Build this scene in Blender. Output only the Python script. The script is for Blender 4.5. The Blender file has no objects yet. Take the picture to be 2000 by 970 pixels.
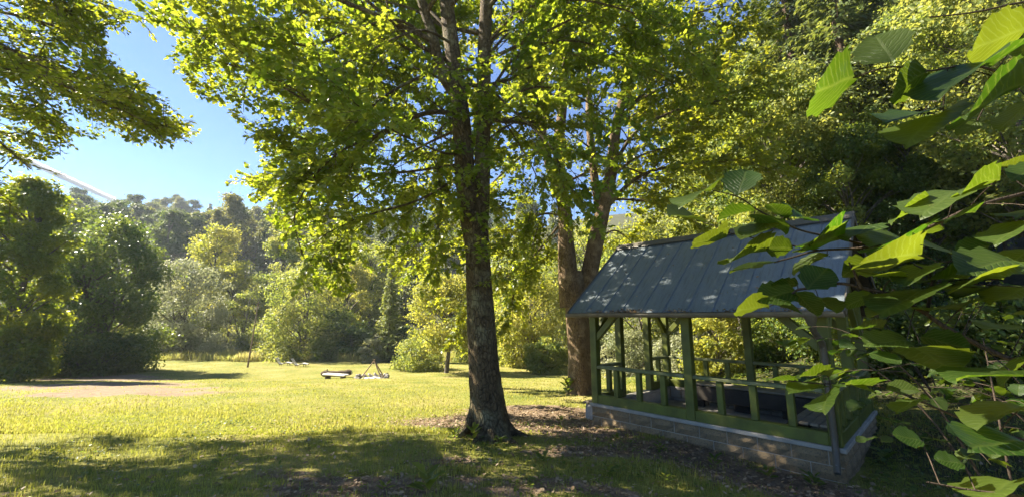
import bpy, math, random
import numpy as np
from mathutils import Vector, Matrix

C = bpy.context.scene.collection
SC = bpy.context.scene
rng = np.random.default_rng(7)
random.seed(7)

# ------------------------------------------------------------------ camera
F = 792.0                                  # focal length in pixels of the 2000 px wide photograph
PITCH = math.radians(9.55)
EYE = np.array((0.0, 0.0, 1.65))
cp_, sp_ = math.cos(PITCH), math.sin(PITCH)
cam_d = bpy.data.cameras.new('camera')
cam = bpy.data.objects.new('camera', cam_d)
C.objects.link(cam)
cam.location = EYE
cam.rotation_euler = (math.pi / 2 + PITCH, 0, 0)
cam_d.sensor_width = 36
cam_d.lens = 36 * F / 2000
cam_d.clip_start = 0.05
cam_d.clip_end = 30000
SC.camera = cam

# ------------------------------------------------------------------ sky, sun, exposure
SUN_AZ, SUN_EL = math.radians(-72), math.radians(42)     # azimuth from +Y towards +X
SUN = np.array((math.sin(SUN_AZ) * math.cos(SUN_EL), math.cos(SUN_AZ) * math.cos(SUN_EL), math.sin(SUN_EL)))
world = bpy.data.worlds.new('World')
SC.world = world
world.use_nodes = True
nt = world.node_tree
sky = nt.nodes.new('ShaderNodeTexSky')
sky.sky_type = 'NISHITA'
sky.sun_disc = False
sky.sun_elevation = SUN_EL
sky.sun_rotation = SUN_AZ
sky.altitude = 3000
sky.air_density = 1.0
sky.dust_density = 0.0
sky.ozone_density = 8.0
nt.links.new(sky.outputs[0], nt.nodes['Background'].inputs[0])
nt.nodes['Background'].inputs[1].default_value = 0.054
sun_d = bpy.data.lights.new('sun', 'SUN')
sun = bpy.data.objects.new('sun', sun_d)
C.objects.link(sun)
sun_d.energy = 5.0
sun_d.angle = math.radians(0.53)
sun_d.color = (1.0, 0.91, 0.75)
sun.rotation_euler = Vector(SUN).to_track_quat('Z', 'Y').to_euler()
SC.view_settings.view_transform = 'Standard'
SC.view_settings.look = 'None'
SC.view_settings.exposure = 2.32
SC.view_settings.gamma = 1.0
SC.render.engine = 'CYCLES'
SC.cycles.max_bounces = 9
SC.cycles.diffuse_bounces = 6
SC.cycles.transmission_bounces = 6
SC.cycles.glossy_bounces = 2
SC.cycles.volume_bounces = 0
SC.cycles.use_denoising = True


# ------------------------------------------------------------------ small helpers
def at(u, v, Y):
    """the point at world depth Y seen at pixel (u, v) of the 2000 x 970 photograph"""
    xc, yc = (u - 1000) / F, (485 - v) / F
    d = np.array((xc, cp_ - yc * sp_, sp_ + yc * cp_))
    return EYE + d * (Y / d[1])


def project(P):
    P = np.asarray(P) - EYE
    z = P[..., 1] * cp_ + P[..., 2] * sp_
    y = -P[..., 1] * sp_ + P[..., 2] * cp_
    return 1000 + F * P[..., 0] / z, 485 - F * y / z, z


_ty = np.array([-60, -20, -8, 0, 4.3, 7.3, 9, 13, 16, 20, 28, 38, 50, 64, 400])
_tz = np.array([1.2, .6, .25, .0, -.07, -.34, -.53, -.68, -.98, -1.45, -2.35, -2.68, -2.78, -2.8, -2.8])
_fy = np.linspace(-60, 400, 4601)
_fz = np.interp(_fy, _ty, _tz)
_k = np.exp(-0.5 * (np.arange(-25, 26) / 9.0) ** 2)
_k /= _k.sum()
_fz = np.convolve(np.pad(_fz, 25, mode='edge'), _k, mode='valid')


def softplus(t, k):
    return np.where(t / k > 30, t, k * np.log1p(np.exp(np.clip(t / k, -40, 30))))


def G(x, y):
    """height of the terrain"""
    x = np.asarray(x, float)
    y = np.asarray(y, float)
    z = np.interp(y, _fy, _fz)
    up = softplus(y - 68 - 0.05 * x, 4.0)
    hill = 0.28 * np.minimum(up, 175)
    z = z + hill + 2.5 * np.sin(x / 31.0 + 1) * np.clip((y - 80) / 60, 0, 1)
    side = 0.52 * softplus(x - 9.0 + 0.04 * y, 1.2)
    z = z + np.where(y < 400, 32 * (1 - np.exp(-side / 40)), 0)
    z = z - .37 * np.exp(-(((x - 4.9) / 2.6) ** 2 + ((y - 5.4) / 2.3) ** 2) ** 1.5)
    z = z + 0.035 * np.sin(x * 0.9 + 0.5) * np.sin(y * 0.7) + 0.02 * np.sin(x * 2.3 + y * 1.7)
    return z


def Gf(x, y):
    return float(G(x, y))


def ground_px(u, v):
    """ground point seen at a pixel"""
    xc, yc = (u - 1000) / F, (485 - v) / F
    d = np.array((xc, cp_ - yc * sp_, sp_ + yc * cp_))
    t = np.linspace(1, 200, 20000)
    P = EYE + d * t[:, None]
    below = P[:, 2] < G(P[:, 0], P[:, 1])
    i = int(np.argmax(below))
    return P[i]


def put(o, parent=None, label=None, cat=None, group=None, kind=None):
    C.objects.link(o)
    if parent is not None:
        o.parent = parent
    if label:
        o['label'] = label
    if cat:
        o['category'] = cat
    if group:
        o['group'] = group
    if kind:
        o['kind'] = kind
    return o


def empty(name, loc, label, cat, rz=0.0, group=None):
    o = bpy.data.objects.new(name, None)
    o.empty_display_size = 0.2
    o.location = loc
    o.rotation_euler = (0, 0, rz)
    return put(o, None, label, cat, group)


def mesh_poly(name, V, F_, mats, smooth=False, attrs=None, uv=None):
    """mesh from arrays; F_ is an (n, k) array of equal polygons, or a list of tuples"""
    me = bpy.data.meshes.new(name)
    V = np.asarray(V, np.float32)
    if isinstance(F_, np.ndarray):
        n, k = F_.shape
        me.vertices.add(len(V))
        me.vertices.foreach_set('co', V.ravel())
        me.loops.add(n * k)
        me.loops.foreach_set('vertex_index', F_.astype(np.int32).ravel())
        me.polygons.add(n)
        me.polygons.foreach_set('loop_start', np.arange(0, n * k, k, dtype=np.int32))
        me.update(calc_edges=True)
    else:
        me.from_pydata(V.tolist(), [], F_)
    if smooth:
        me.polygons.foreach_set('use_smooth', np.ones(len(me.polygons), bool))
    for an, dom, arr in (attrs or []):
        a = me.attributes.new(an, 'FLOAT', dom)
        a.data.foreach_set('value', np.asarray(arr, np.float32))
    if uv is not None:                      # per-vertex uv
        lay = me.uv_layers.new(name='UVMap')
        vi = np.empty(len(me.loops), np.int32)
        me.loops.foreach_get('vertex_index', vi)
        lay.data.foreach_set('uv', np.asarray(uv, np.float32)[vi].ravel())
    for m in (mats if isinstance(mats, (list, tuple)) else [mats]):
        me.materials.append(m)
    return me


def obj(name, me, parent=None, **kw):
    return put(bpy.data.objects.new(name, me), parent, **kw)


def copy_tree(o, parent=None):
    c = o.copy()
    C.objects.link(c)
    if parent is not None:
        c.parent = parent
    for ch in list(o.children):
        copy_tree(ch, c)
    return c


class Tubes:
    def __init__(s):
        s.V, s.Q, s.n = [], [], 0

    def add(s, P, R, sides=6, rough=0.0):
        P = np.asarray(P, float)
        R = np.broadcast_to(np.asarray(R, float), (len(P),))
        T = np.gradient(P, axis=0)
        T /= np.linalg.norm(T, axis=1)[:, None] + 1e-12
        a = np.array((0, 0, 1.0)) if abs(T[0, 2]) < 0.9 else np.array((1.0, 0, 0))
        N = np.zeros_like(P)
        n = np.cross(T[0], a)
        n /= np.linalg.norm(n)
        for i in range(len(P)):
            n = n - T[i] * n.dot(T[i])
            n /= np.linalg.norm(n) + 1e-12
            N[i] = n
        B = np.cross(T, N)
        ang = np.linspace(0, 2 * np.pi, sides, endpoint=False)
        rr = R[:, None] * np.ones(sides)
        if rough:
            rr = rr * (1 + rng.normal(0, rough, rr.shape))
        ring = P[:, None, :] + rr[..., None] * (np.cos(ang)[None, :, None] * N[:, None, :] + np.sin(ang)[None, :, None] * B[:, None, :])
        s.V.append(ring.reshape(-1, 3))
        m = len(P)
        i, j = np.meshgrid(np.arange(m - 1), np.arange(sides), indexing='ij')
        j2 = (j + 1) % sides
        q = np.stack([i * sides + j, i * sides + j2, (i + 1) * sides + j2, (i + 1) * sides + j], -1).reshape(-1, 4) + s.n
        s.Q.append(q)
        s.n += m * sides

    def mesh(s, name, mat):
        return mesh_poly(name, np.concatenate(s.V), np.concatenate(s.Q), mat, smooth=True)


def unit(a):
    return a / (np.linalg.norm(a, axis=-1, keepdims=True) + 1e-12)


class Leaves:
    """collects leaf placements; builds them as one mesh (or as single objects)"""
    def __init__(s):
        s.p, s.a, s.n, s.s, s.t = [], [], [], [], []

    def add(s, p, a, n, size, tint):
        k = len(p)
        s.p.append(p); s.a.append(a); s.n.append(n)
        s.s.append(np.broadcast_to(size, (k,)).astype(float))
        s.t.append(np.broadcast_to(tint, (k,)).astype(float))

    def arrays(s):
        p, a, n = np.concatenate(s.p), unit(np.concatenate(s.a)), np.concatenate(s.n)
        n = unit(n - a * (n * a).sum(1)[:, None])
        return p, a, n, np.concatenate(s.s), np.concatenate(s.t)

    def mesh(s, name, tmpl, mat, keep=None):
        p, a, n, sz, t = s.arrays()
        if keep is not None:
            p, a, n, sz, t = p[keep], a[keep], n[keep], sz[keep], t[keep]
        return leaf_mesh(name, p, a, n, sz, t, tmpl, mat)


def leaf_mesh(name, p, a, n, sz, t, tmpl, mat):
    tv, tf = tmpl
    b = np.cross(n, a)
    V = p[:, None, :] + sz[:, None, None] * (tv[None, :, 0:1] * a[:, None, :] + tv[None, :, 1:2] * b[:, None, :] + tv[None, :, 2:3] * n[:, None, :])
    k, m = len(p), len(tv)
    Fa = (tf[None] + (np.arange(k) * m)[:, None, None]).reshape(-1, tf.shape[1])
    return mesh_poly(name, V.reshape(-1, 3), Fa, mat, attrs=[('tint', 'FACE', np.repeat(t, len(tf)))])


# leaf outlines: x along the leaf, y across, z up
_mp = np.array([(0, 0), (.28, .56), (.42, .24), (.78, .34), (1.05, 0), (.78, -.34), (.42, -.24), (.28, -.56)])
MAPLE = (np.array([(x, y, .10 * abs(y) - .16 * x * x) for x, y in _mp]),
         np.array([(0, 2, 1), (0, 4, 2), (2, 4, 3), (0, 6, 4), (6, 5, 4), (0, 7, 6)]))
OVAL = (np.array([(0, 0, 0), (.35, .30, .05), (.75, .22, .02), (1, 0, -.08), (.75, -.22, .02), (.35, -.30, .05)]),
        np.array([(0, 3, 2, 1), (0, 5, 4, 3)]))
RHOMB = (np.array([(0, 0, 0), (.45, .36, .07), (1, 0, -.05), (.5, -.33, .05)]), np.array([(0, 2, 1), (0, 3, 2)]))
NEEDLE = (np.array([(0, 0.06, 0), (.55, .17, -.03), (1, 0, -.16), (.5, -.17, -.02), (0, -.06, 0)]), np.array([(0, 4, 3), (0, 3, 1), (1, 3, 2)]))


# ------------------------------------------------------------------ materials
def new_mat(name):
    m = bpy.data.materials.new(name)
    m.use_nodes = True
    return m, m.node_tree, m.node_tree.nodes['Principled BSDF']


def N(t, kind, **kw):
    n = t.nodes.new(kind)
    for k, v in kw.items():
        if isinstance(v, (int, float, tuple)) and k in n.inputs:
            n.inputs[k].default_value = v
        else:
            setattr(n, k, v)
    return n


def ramp(t, src, stops):
    r = t.nodes.new('ShaderNodeValToRGB')
    el = r.color_ramp.elements
    while len(el) < len(stops):
        el.new(0.5)
    for e, (p, c) in zip(el, stops):
        e.position = p
        e.color = (*c, 1) if len(c) == 3 else c
    t.links.new(src, r.inputs[0])
    return r


def noise(t, vec, scale, detail=4, rough=.55, dist=0.0):
    n = N(t, 'ShaderNodeTexNoise')
    n.inputs['Scale'].default_value = scale
    n.inputs['Detail'].default_value = detail
    n.inputs['Roughness'].default_value = rough
    n.inputs['Distortion'].default_value = dist
    if vec is not None:
        t.links.new(vec, n.inputs['Vector'])
    return n


def mixc(t, f, a, b, mode='MIX'):
    m = t.nodes.new('ShaderNodeMix')
    m.data_type = 'RGBA'
    m.blend_type = mode
    for i, v in ((0, f), (6, a), (7, b)):
        if hasattr(v, 'is_output'):
            t.links.new(v, m.inputs[i])
        else:
            m.inputs[i].default_value = v if i == 0 else ((*v, 1) if len(v) == 3 else v)
    return m.outputs[2]


def bump(t, height, strength, dist, bsdf):
    b = t.nodes.new('ShaderNodeBump')
    b.inputs['Strength'].default_value = strength
    b.inputs['Distance'].default_value = dist
    t.links.new(height, b.inputs['Height'])
    t.links.new(b.outputs[0], bsdf.inputs['Normal'])
    return b


def leaf_mat(name, c0, c1, t0, t1, trans=.45, rough=.42, spec=.5):
    """c0..c1 reflected, t0..t1 transmitted, picked by the per-leaf tint"""
    m, t, b = new_mat(name)
    at_ = N(t, 'ShaderNodeAttribute', attribute_name='tint')
    fac = at_.outputs['Fac']
    b.inputs['Roughness'].default_value = rough
    b.inputs['Specular IOR Level'].default_value = spec
    t.links.new(mixc(t, fac, c0, c1), b.inputs['Base Color'])
    tr = N(t, 'ShaderNodeBsdfTranslucent')
    t.links.new(mixc(t, fac, t0, t1), tr.inputs['Color'])
    mx = N(t, 'ShaderNodeMixShader')
    mx.inputs[0].default_value = trans
    t.links.new(b.outputs[0], mx.inputs[1])
    t.links.new(tr.outputs[0], mx.inputs[2])
    t.links.new(mx.outputs[0], t.nodes['Material Output'].inputs[0])
    return m


M = {}
M['maple'] = leaf_mat('maple_leaf', (.06, .11, .016), (.12, .165, .022), (.28, .39, .018), (.50, .52, .035), .5)
M['maple_b'] = leaf_mat('maple_leaf_dull', (.06, .10, .02), (.11, .145, .025), (.32, .38, .02), (.52, .50, .03), .5)
M['hornbeam'] = leaf_mat('hornbeam_leaf', (.05, .095, .018), (.10, .14, .022), (.27, .36, .015), (.50, .50, .03), .46, .42, .25)
M['hazel'] = None
M['mid_a'] = leaf_mat('ash_leaf', (.09, .14, .035), (.17, .19, .05), (.34, .42, .05), (.54, .52, .09), .45, .5, .25)
M['mid_pale'] = leaf_mat('willow_leaf', (.16, .18, .10), (.25, .25, .15), (.34, .38, .15), (.46, .46, .22), .38, .5, .25)
M['mid_dark'] = leaf_mat('dark_leaf', (.05, .09, .028), (.095, .13, .036), (.17, .26, .03), (.32, .37, .05), .36, .42, .25)
M['mid_yellow'] = leaf_mat('lime_leaf', (.12, .16, .03), (.20, .20, .05), (.44, .47, .04), (.60, .54, .09), .47, .5, .25)
M['hill'] = leaf_mat('hill_leaf', (.07, .10, .03), (.15, .15, .045), (.20, .26, .04), (.38, .34, .06), .38, .6, .3)
M['spruce'] = leaf_mat('spruce_needles', (.05, .08, .025), (.11, .14, .04), (.18, .24, .03), (.34, .36, .06), .34, .5, .4)
M['shade_leaf'] = leaf_mat('understory_leaf', (.04, .08, .018), (.09, .13, .028), (.22, .30, .03), (.42, .43, .05), .43, .4, .25)


def bark_mat(name, dark, mid, pale, scale=1.0, palef=.5, bumpd=.03):
    m, t, b = new_mat(name)
    tc = N(t, 'ShaderNodeTexCoord')
    mp = N(t, 'ShaderNodeMapping')
    mp.inputs['Scale'].default_value = (7 * scale, 7 * scale, 3.0 * scale)
    t.links.new(tc.outputs['Object'], mp.inputs['Vector'])
    n1 = noise(t, mp.outputs[0], 2.2, 8, .65, .6)
    n2 = noise(t, tc.outputs['Object'], 2.6 * scale, 5, .6)
    v = N(t, 'ShaderNodeTexVoronoi', feature='DISTANCE_TO_EDGE')
    v.inputs['Scale'].default_value = 3.0
    wv = mixc(t, .35, mp.outputs[0], n2.outputs['Color'], 'ADD')
    t.links.new(wv, v.inputs['Vector'])
    r1 = ramp(t, n1.outputs['Fac'], [(.3, dark), (.52, mid), (.75, mid)])
    r2 = ramp(t, n2.outputs['Fac'], [(palef, (0, 0, 0)), (palef + .14, (1, 1, 1))])
    c = mixc(t, r2.outputs[0], r1.outputs[0], pale)
    rv = ramp(t, v.outputs['Distance'], [(0, (.35, .35, .35)), (.10, (1, 1, 1))])
    c = mixc(t, .45, c, rv.outputs[0], 'MULTIPLY')
    t.links.new(c, b.inputs['Base Color'])
    b.inputs['Roughness'].default_value = .9
    b.inputs['Specular IOR Level'].default_value = .2
    mul = N(t, 'ShaderNodeMath', operation='MULTIPLY_ADD')
    t.links.new(n1.outputs['Fac'], mul.inputs[0])
    mul.inputs[1].default_value = .6
    t.links.new(rv.outputs[0], mul.inputs[2])
    bump(t, mul.outputs[0], .9, bumpd, b)
    return m


M['bark'] = bark_mat('maple_bark', (.04, .027, .015), (.125, .09, .046), (.22, .19, .10), 1.0, .52, .06)
M['bark_pale'] = bark_mat('weathered_bark', (.07, .045, .025), (.19, .13, .075), (.30, .22, .13), 1.0, .52, .04)
M['bark_far'] = bark_mat('far_bark', (.06, .05, .04), (.14, .12, .09), (.22, .2, .16), .5, .55)
M['bark_red'] = bark_mat('spruce_bark', (.06, .04, .03), (.15, .10, .07), (.22, .16, .11), .8, .55)
M['twig'] = bark_mat('twig_bark', (.03, .022, .015), (.07, .05, .035), (.1, .08, .05), 4.0, .6, .002)


def ground_mat():
    m, t, b = new_mat('ground')
    g = N(t, 'ShaderNodeNewGeometry').outputs['Position']
    dirt = N(t, 'ShaderNodeAttribute', attribute_name='dirt').outputs['Fac']
    pale = N(t, 'ShaderNodeAttribute', attribute_name='pale').outputs['Fac']
    wood = N(t, 'ShaderNodeAttribute', attribute_name='wood').outputs['Fac']
    n1 = noise(t, g, .45, 6, .6)
    n2 = noise(t, g, 5.0, 6, .65)
    n3 = noise(t, g, 38.0, 3, .7)
    c = ramp(t, n1.outputs['Fac'], [(.30, (.15, .175, .032)), (.50, (.245, .23, .055)), (.70, (.34, .28, .105))]).outputs[0]
    r2 = ramp(t, n2.outputs['Fac'], [(.32, (.62, .66, .5)), (.55, (1, 1, 1)), (.75, (1.0, .95, .8))]).outputs[0]
    c = mixc(t, .85, c, r2, 'MULTIPLY')
    r3 = ramp(t, n3.outputs['Fac'], [(.30, (.45, .5, .4)), (.6, (1, 1, 1))]).outputs[0]
    c = mixc(t, .7, c, r3, 'MULTIPLY')
    dn = ramp(t, n2.outputs['Fac'], [(.3, (.11, .075, .05)), (.55, (.22, .155, .105)), (.75, (.32, .24, .165))]).outputs[0]
    dn = mixc(t, .75, dn, r3, 'MULTIPLY')
    pn = ramp(t, n2.outputs['Fac'], [(.3, (.17, .12, .075)), (.7, (.32, .235, .155))]).outputs[0]
    pn = mixc(t, .5, pn, r3, 'MULTIPLY')

    n4 = noise(t, g, 1.1, 5, .65)
    nm = N(t, 'ShaderNodeMath', operation='MULTIPLY_ADD')
    t.links.new(n4.outputs['Fac'], nm.inputs[0])
    nm.inputs[1].default_value = .9
    t.links.new(n2.outputs['Fac'], nm.inputs[2])

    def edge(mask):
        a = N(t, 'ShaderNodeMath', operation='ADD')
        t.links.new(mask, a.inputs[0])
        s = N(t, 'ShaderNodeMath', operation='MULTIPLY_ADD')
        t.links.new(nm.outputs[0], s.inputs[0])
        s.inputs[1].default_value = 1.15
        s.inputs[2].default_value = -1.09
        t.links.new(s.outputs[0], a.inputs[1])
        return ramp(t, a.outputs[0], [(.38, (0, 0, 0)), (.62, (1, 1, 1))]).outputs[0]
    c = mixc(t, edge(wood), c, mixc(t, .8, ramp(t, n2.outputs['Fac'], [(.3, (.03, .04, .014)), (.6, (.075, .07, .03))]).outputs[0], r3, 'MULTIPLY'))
    c = mixc(t, edge(dirt), c, dn)
    c = mixc(t, edge(pale), c, pn)
    t.links.new(c, b.inputs['Base Color'])
    b.inputs['Roughness'].default_value = .95
    b.inputs['Specular IOR Level'].default_value = .15
    ad = N(t, 'ShaderNodeMath', operation='ADD')
    t.links.new(n2.outputs['Fac'], ad.inputs[0])
    t.links.new(n3.outputs['Fac'], ad.inputs[1])
    bump(t, ad.outputs[0], .8, .05, b)
    return m


M['ground'] = ground_mat()
M['grass'] = leaf_mat('grass_blade', (.14, .185, .025), (.33, .29, .08), (.35, .39, .03), (.50, .45, .10), .42, .5, .4)
M['drygrass'] = leaf_mat('dry_grass', (.24, .26, .06), (.46, .38, .16), (.44, .46, .09), (.60, .50, .20), .5, .6, .3)
M['litter'] = leaf_mat('fallen_leaf', (.16, .10, .05), (.40, .30, .19), (.16, .09, .03), (.3, .2, .08), .2, .6, .3)


def paint_mat(name, col, rough=.55, grain=(1, 1, 1), wear=(.2, .19, .14), wearf=.72, var=.35, spec=.4):
    m, t, b = new_mat(name)
    tc = N(t, 'ShaderNodeTexCoord').outputs['Object']
    mp = N(t, 'ShaderNodeMapping')
    mp.inputs['Scale'].default_value = grain
    t.links.new(tc, mp.inputs['Vector'])
    n1 = noise(t, tc, 3.5, 6, .6)
    n2 = noise(t, mp.outputs[0], 45, 4, .65)
    lo = tuple(c * (1 - var) for c in col)
    hi = tuple(min(1, c * (1 + var)) for c in col)
    c = ramp(t, n1.outputs['Fac'], [(.3, lo), (.7, hi)]).outputs[0]
    w = ramp(t, n2.outputs['Fac'], [(wearf, (0, 0, 0)), (wearf + .06, (1, 1, 1))]).outputs[0]
    c = mixc(t, w, c, wear)
    t.links.new(c, b.inputs['Base Color'])
    b.inputs['Roughness'].default_value = rough
    b.inputs['Specular IOR Level'].default_value = spec
    bump(t, n2.outputs['Fac'], .25, .004, b)
    return m


M['green'] = paint_mat('green_paint', (.09, .105, .013), .5, grain=(.12, 1.4, 1.4))
M['green_rail'] = paint_mat('worn_green_paint', (.12, .135, .05), .55, grain=(.12, 1.4, 1.4), wear=(.26, .24, .18), wearf=.56)
M['plank'] = paint_mat('bare_plank', (.20, .17, .12), .7, grain=(.12, 1.4, 1.4), wear=(.1, .085, .06), wearf=.6)
M['darkwood'] = paint_mat('dark_wood', (.035, .028, .02), .75, wear=(.06, .05, .035), wearf=.6)
M['woodgrey'] = paint_mat('grey_wood', (.14, .12, .085), .75, grain=(.12, 1.4, 1.4), wear=(.12, .1, .07), wearf=.58)
M['zinc'] = paint_mat('zinc', (.08, .07, .05), .45, wear=(.2, .19, .17), wearf=.64, var=.15)
M['concrete'] = paint_mat('concrete', (.30, .28, .235), .9, wear=(.22, .21, .18), wearf=.6, var=.2, spec=.2)
M['mortar'] = paint_mat('mortar', (.36, .33, .27), .95, wear=(.2, .19, .16), wearf=.6, var=.2, spec=.2)
M['blockstone'] = paint_mat('block_stone', (.23, .165, .09), .92, wear=(.10, .09, .065), wearf=.55, var=.35, spec=.2)
M['stone'] = paint_mat('field_stone', (.30, .28, .25), .9, wear=(.16, .15, .12), wearf=.58, var=.3, spec=.2)
M['ash'] = paint_mat('pale_ash', (.62, .60, .57), .95, wear=(.3, .28, .26), wearf=.6, var=.15, spec=.1)
M['palewood'] = paint_mat('pale_sunlit_wood', (.70, .66, .58), .6, wear=(.5, .45, .36), wearf=.64, var=.1)  # pale tone carries the sunlight on bench and lounger tops
M['log'] = bark_mat('log_bark', (.05, .035, .02), (.13, .09, .055), (.2, .15, .1), 1.5, .6)
M['polewood'] = paint_mat('pole_wood', (.20, .14, .08), .7, var=.3)


def roof_mat():
    m, t, b = new_mat('roof_metal')
    tc = N(t, 'ShaderNodeTexCoord').outputs['Object']
    n1 = noise(t, tc, 2.2, 6, .6)
    n2 = noise(t, tc, 60, 4, .7)
    c = ramp(t, n1.outputs['Fac'], [(.3, (.14, .17, .185)), (.7, (.20, .23, .245))]).outputs[0]
    w = ramp(t, n2.outputs['Fac'], [(.35, (.75, .75, .75)), (.65, (1.05, 1.05, 1.05))]).outputs[0]
    c = mixc(t, .8, c, w, 'MULTIPLY')
    mp = N(t, 'ShaderNodeMapping')
    mp.inputs['Scale'].default_value = (9, .8, 1)
    t.links.new(tc, mp.inputs['Vector'])
    n3 = noise(t, mp.outputs[0], 2.0, 6, .7)
    st_ = ramp(t, n3.outputs['Fac'], [(.5, (0, 0, 0)), (.72, (.6, .6, .6))]).outputs[0]
    c = mixc(t, st_, c, (.05, .05, .035))
    t.links.new(c, b.inputs['Base Color'])
    b.inputs['Metallic'].default_value = .35
    r = ramp(t, n1.outputs['Fac'], [(.3, (.36, .36, .36)), (.7, (.52, .52, .52))])
    t.links.new(r.outputs[0], b.inputs['Roughness'])
    bump(t, n2.outputs['Fac'], .12, .003, b)
    return m


M['roof'] = roof_mat()


def hazel_mat():
    m, t, b = new_mat('hazel_leaf')
    uv = N(t, 'ShaderNodeUVMap').outputs[0]
    sep = N(t, 'ShaderNodeSeparateXYZ')
    t.links.new(uv, sep.inputs[0])
    # side veins: stripes that rise from the midrib towards the edge
    ab = N(t, 'ShaderNodeMath', operation='ABSOLUTE')
    t.links.new(sep.outputs[1], ab.inputs[0])
    ma = N(t, 'ShaderNodeMath', operation='MULTIPLY_ADD')
    t.links.new(ab.outputs[0], ma.inputs[0])
    ma.inputs[1].default_value = -.75
    t.links.new(sep.outputs[0], ma.inputs[2])
    sc_ = N(t, 'ShaderNodeMath', operation='MULTIPLY')
    t.links.new(ma.outputs[0], sc_.inputs[0])
    sc_.inputs[1].default_value = 9.0
    vn = noise(t, uv, 3.5, 2, .5)
    va = N(t, 'ShaderNodeMath', operation='MULTIPLY_ADD')
    t.links.new(vn.outputs['Fac'], va.inputs[0])
    va.inputs[1].default_value = 1.1
    t.links.new(sc_.outputs[0], va.inputs[2])
    sc_ = va
    fr = N(t, 'ShaderNodeMath', operation='PINGPONG')
    t.links.new(sc_.outputs[0], fr.inputs[0])
    fr.inputs[1].default_value = .5
    vein = ramp(t, fr.outputs[0], [(.0, (1, 1, 1)), (.10, (.35, .35, .35)), (.22, (0, 0, 0))]).outputs[0]
    mid = ramp(t, ab.outputs[0], [(.0, (1, 1, 1)), (.02, (.6, .6, .6)), (.05, (0, 0, 0))]).outputs[0]
    vm = mixc(t, 1.0, vein, mid, 'LIGHTEN')
    info = N(t, 'ShaderNodeObjectInfo').outputs['Random']
    tc = N(t, 'ShaderNodeTexCoord').outputs['Object']
    n = noise(t, tc, 40, 5, .6)
    base = mixc(t, info, (.02, .046, .007), (.052, .08, .013))
    base = mixc(t, .5, base, ramp(t, n.outputs['Fac'], [(.3, (.7, .7, .6)), (.7, (1.1, 1.1, 1.0))]).outputs[0], 'MULTIPLY')
    base = mixc(t, mixc(t, .35, (0, 0, 0), vm), base, (.09, .12, .03))
    sp = noise(t, tc, 11, 6, .7)
    spot = ramp(t, sp.outputs['Fac'], [(.66, (0, 0, 0)), (.72, (.85, .85, .85))]).outputs[0]
    base = mixc(t, spot, base, (.13, .09, .03))
    t.links.new(base, b.inputs['Base Color'])
    b.inputs['Roughness'].default_value = .45
    b.inputs['Specular IOR Level'].default_value = .3
    tr = N(t, 'ShaderNodeBsdfTranslucent')
    tcol = mixc(t, info, (.05, .13, .004), (.18, .22, .010))
    tcol = mixc(t, mixc(t, .5, (0, 0, 0), vm), tcol, (.24, .30, .04))
    t.links.new(tcol, tr.inputs['Color'])
    mx = N(t, 'ShaderNodeMixShader')
    mx.inputs[0].default_value = .45
    t.links.new(b.outputs[0], mx.inputs[1])
    t.links.new(tr.outputs[0], mx.inputs[2])
    t.links.new(mx.outputs[0], t.nodes['Material Output'].inputs[0])
    sub = N(t, 'ShaderNodeMath', operation='SUBTRACT')
    sub.inputs[0].default_value = 1.0
    t.links.new(vm, sub.inputs[1])
    bump(t, sub.outputs[0], .6, .0018, b)
    return m


M['hazel'] = hazel_mat()

# ------------------------------------------------------------------ ground
PAV_YAW = math.radians(43.17)
PAV_O = np.array((4.392, 5.728))
PAV_L, PAV_W, PAV_Z = 4.05, 3.27, 1.65 - 1.719
pu = np.array((-math.sin(PAV_YAW), math.cos(PAV_YAW)))
pw = np.array((math.cos(PAV_YAW), math.sin(PAV_YAW)))
PAV_FL = PAV_O + PAV_L * pu


def blob(X, Y, cx, cy, rx, ry, rot=0.0):
    c, s = math.cos(rot), math.sin(rot)
    dx, dy = X - cx, Y - cy
    d = np.sqrt(((dx * c + dy * s) / rx) ** 2 + ((-dx * s + dy * c) / ry) ** 2)
    return np.clip(1.5 - d, 0, 1)


def dirt_mask(X, Y):
    d = np.zeros_like(X)
    # trodden ground from the maple to the step and along the pavilion front
    for t_, r in ((-.3, 1.0), (.15, .95), (.5, .9), (.9, .9), (1.15, 1.2), (1.4, 1.2)):
        q = PAV_O + pu * PAV_L * t_ - pw * .75
        d = np.maximum(d, blob(X, Y, q[0], q[1], r * 1.1, r * .8))
    for u, v, rx, ry in ((900, 818, 1.2, .5), (1010, 800, 1.3, .55), (1110, 805, 1.1, .7), (840, 830, .9, .35)):
        p = ground_px(u, v)
        d = np.maximum(d, blob(X, Y, p[0], p[1], rx, ry))
    for u, v, rx, ry, s in ((690, 945, .7, .3, 1), (610, 960, .5, .2, .9), (1150, 880, 1.0, .35, .9), (1000, 955, .5, .2, .8), (1180, 960, .5, .22, .8), (870, 900, .6, .25, .75), (960, 935, .7, .25, .7), (560, 925, .5, .16, .65), (1080, 940, .5, .2, .75), (760, 960, .5, .2, .9)):
        p = ground_px(u, v)
        d = np.maximum(d, s * blob(X, Y, p[0], p[1], rx, ry))
    return d


def pale_mask(X, Y):
    d = np.zeros_like(X)
    for u, v, rx, ry in ((205, 752, 3.4, 3.4), (285, 760, 2.6, 1.6), (190, 738, 3.0, 2.8), (255, 740, 2.4, 2.0), (160, 770, 1.8, .9), (325, 768, 1.8, .6)):
        p = ground_px(u, v)
        d = np.maximum(d, blob(X, Y, p[0], p[1], rx, ry))
    return d


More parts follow.
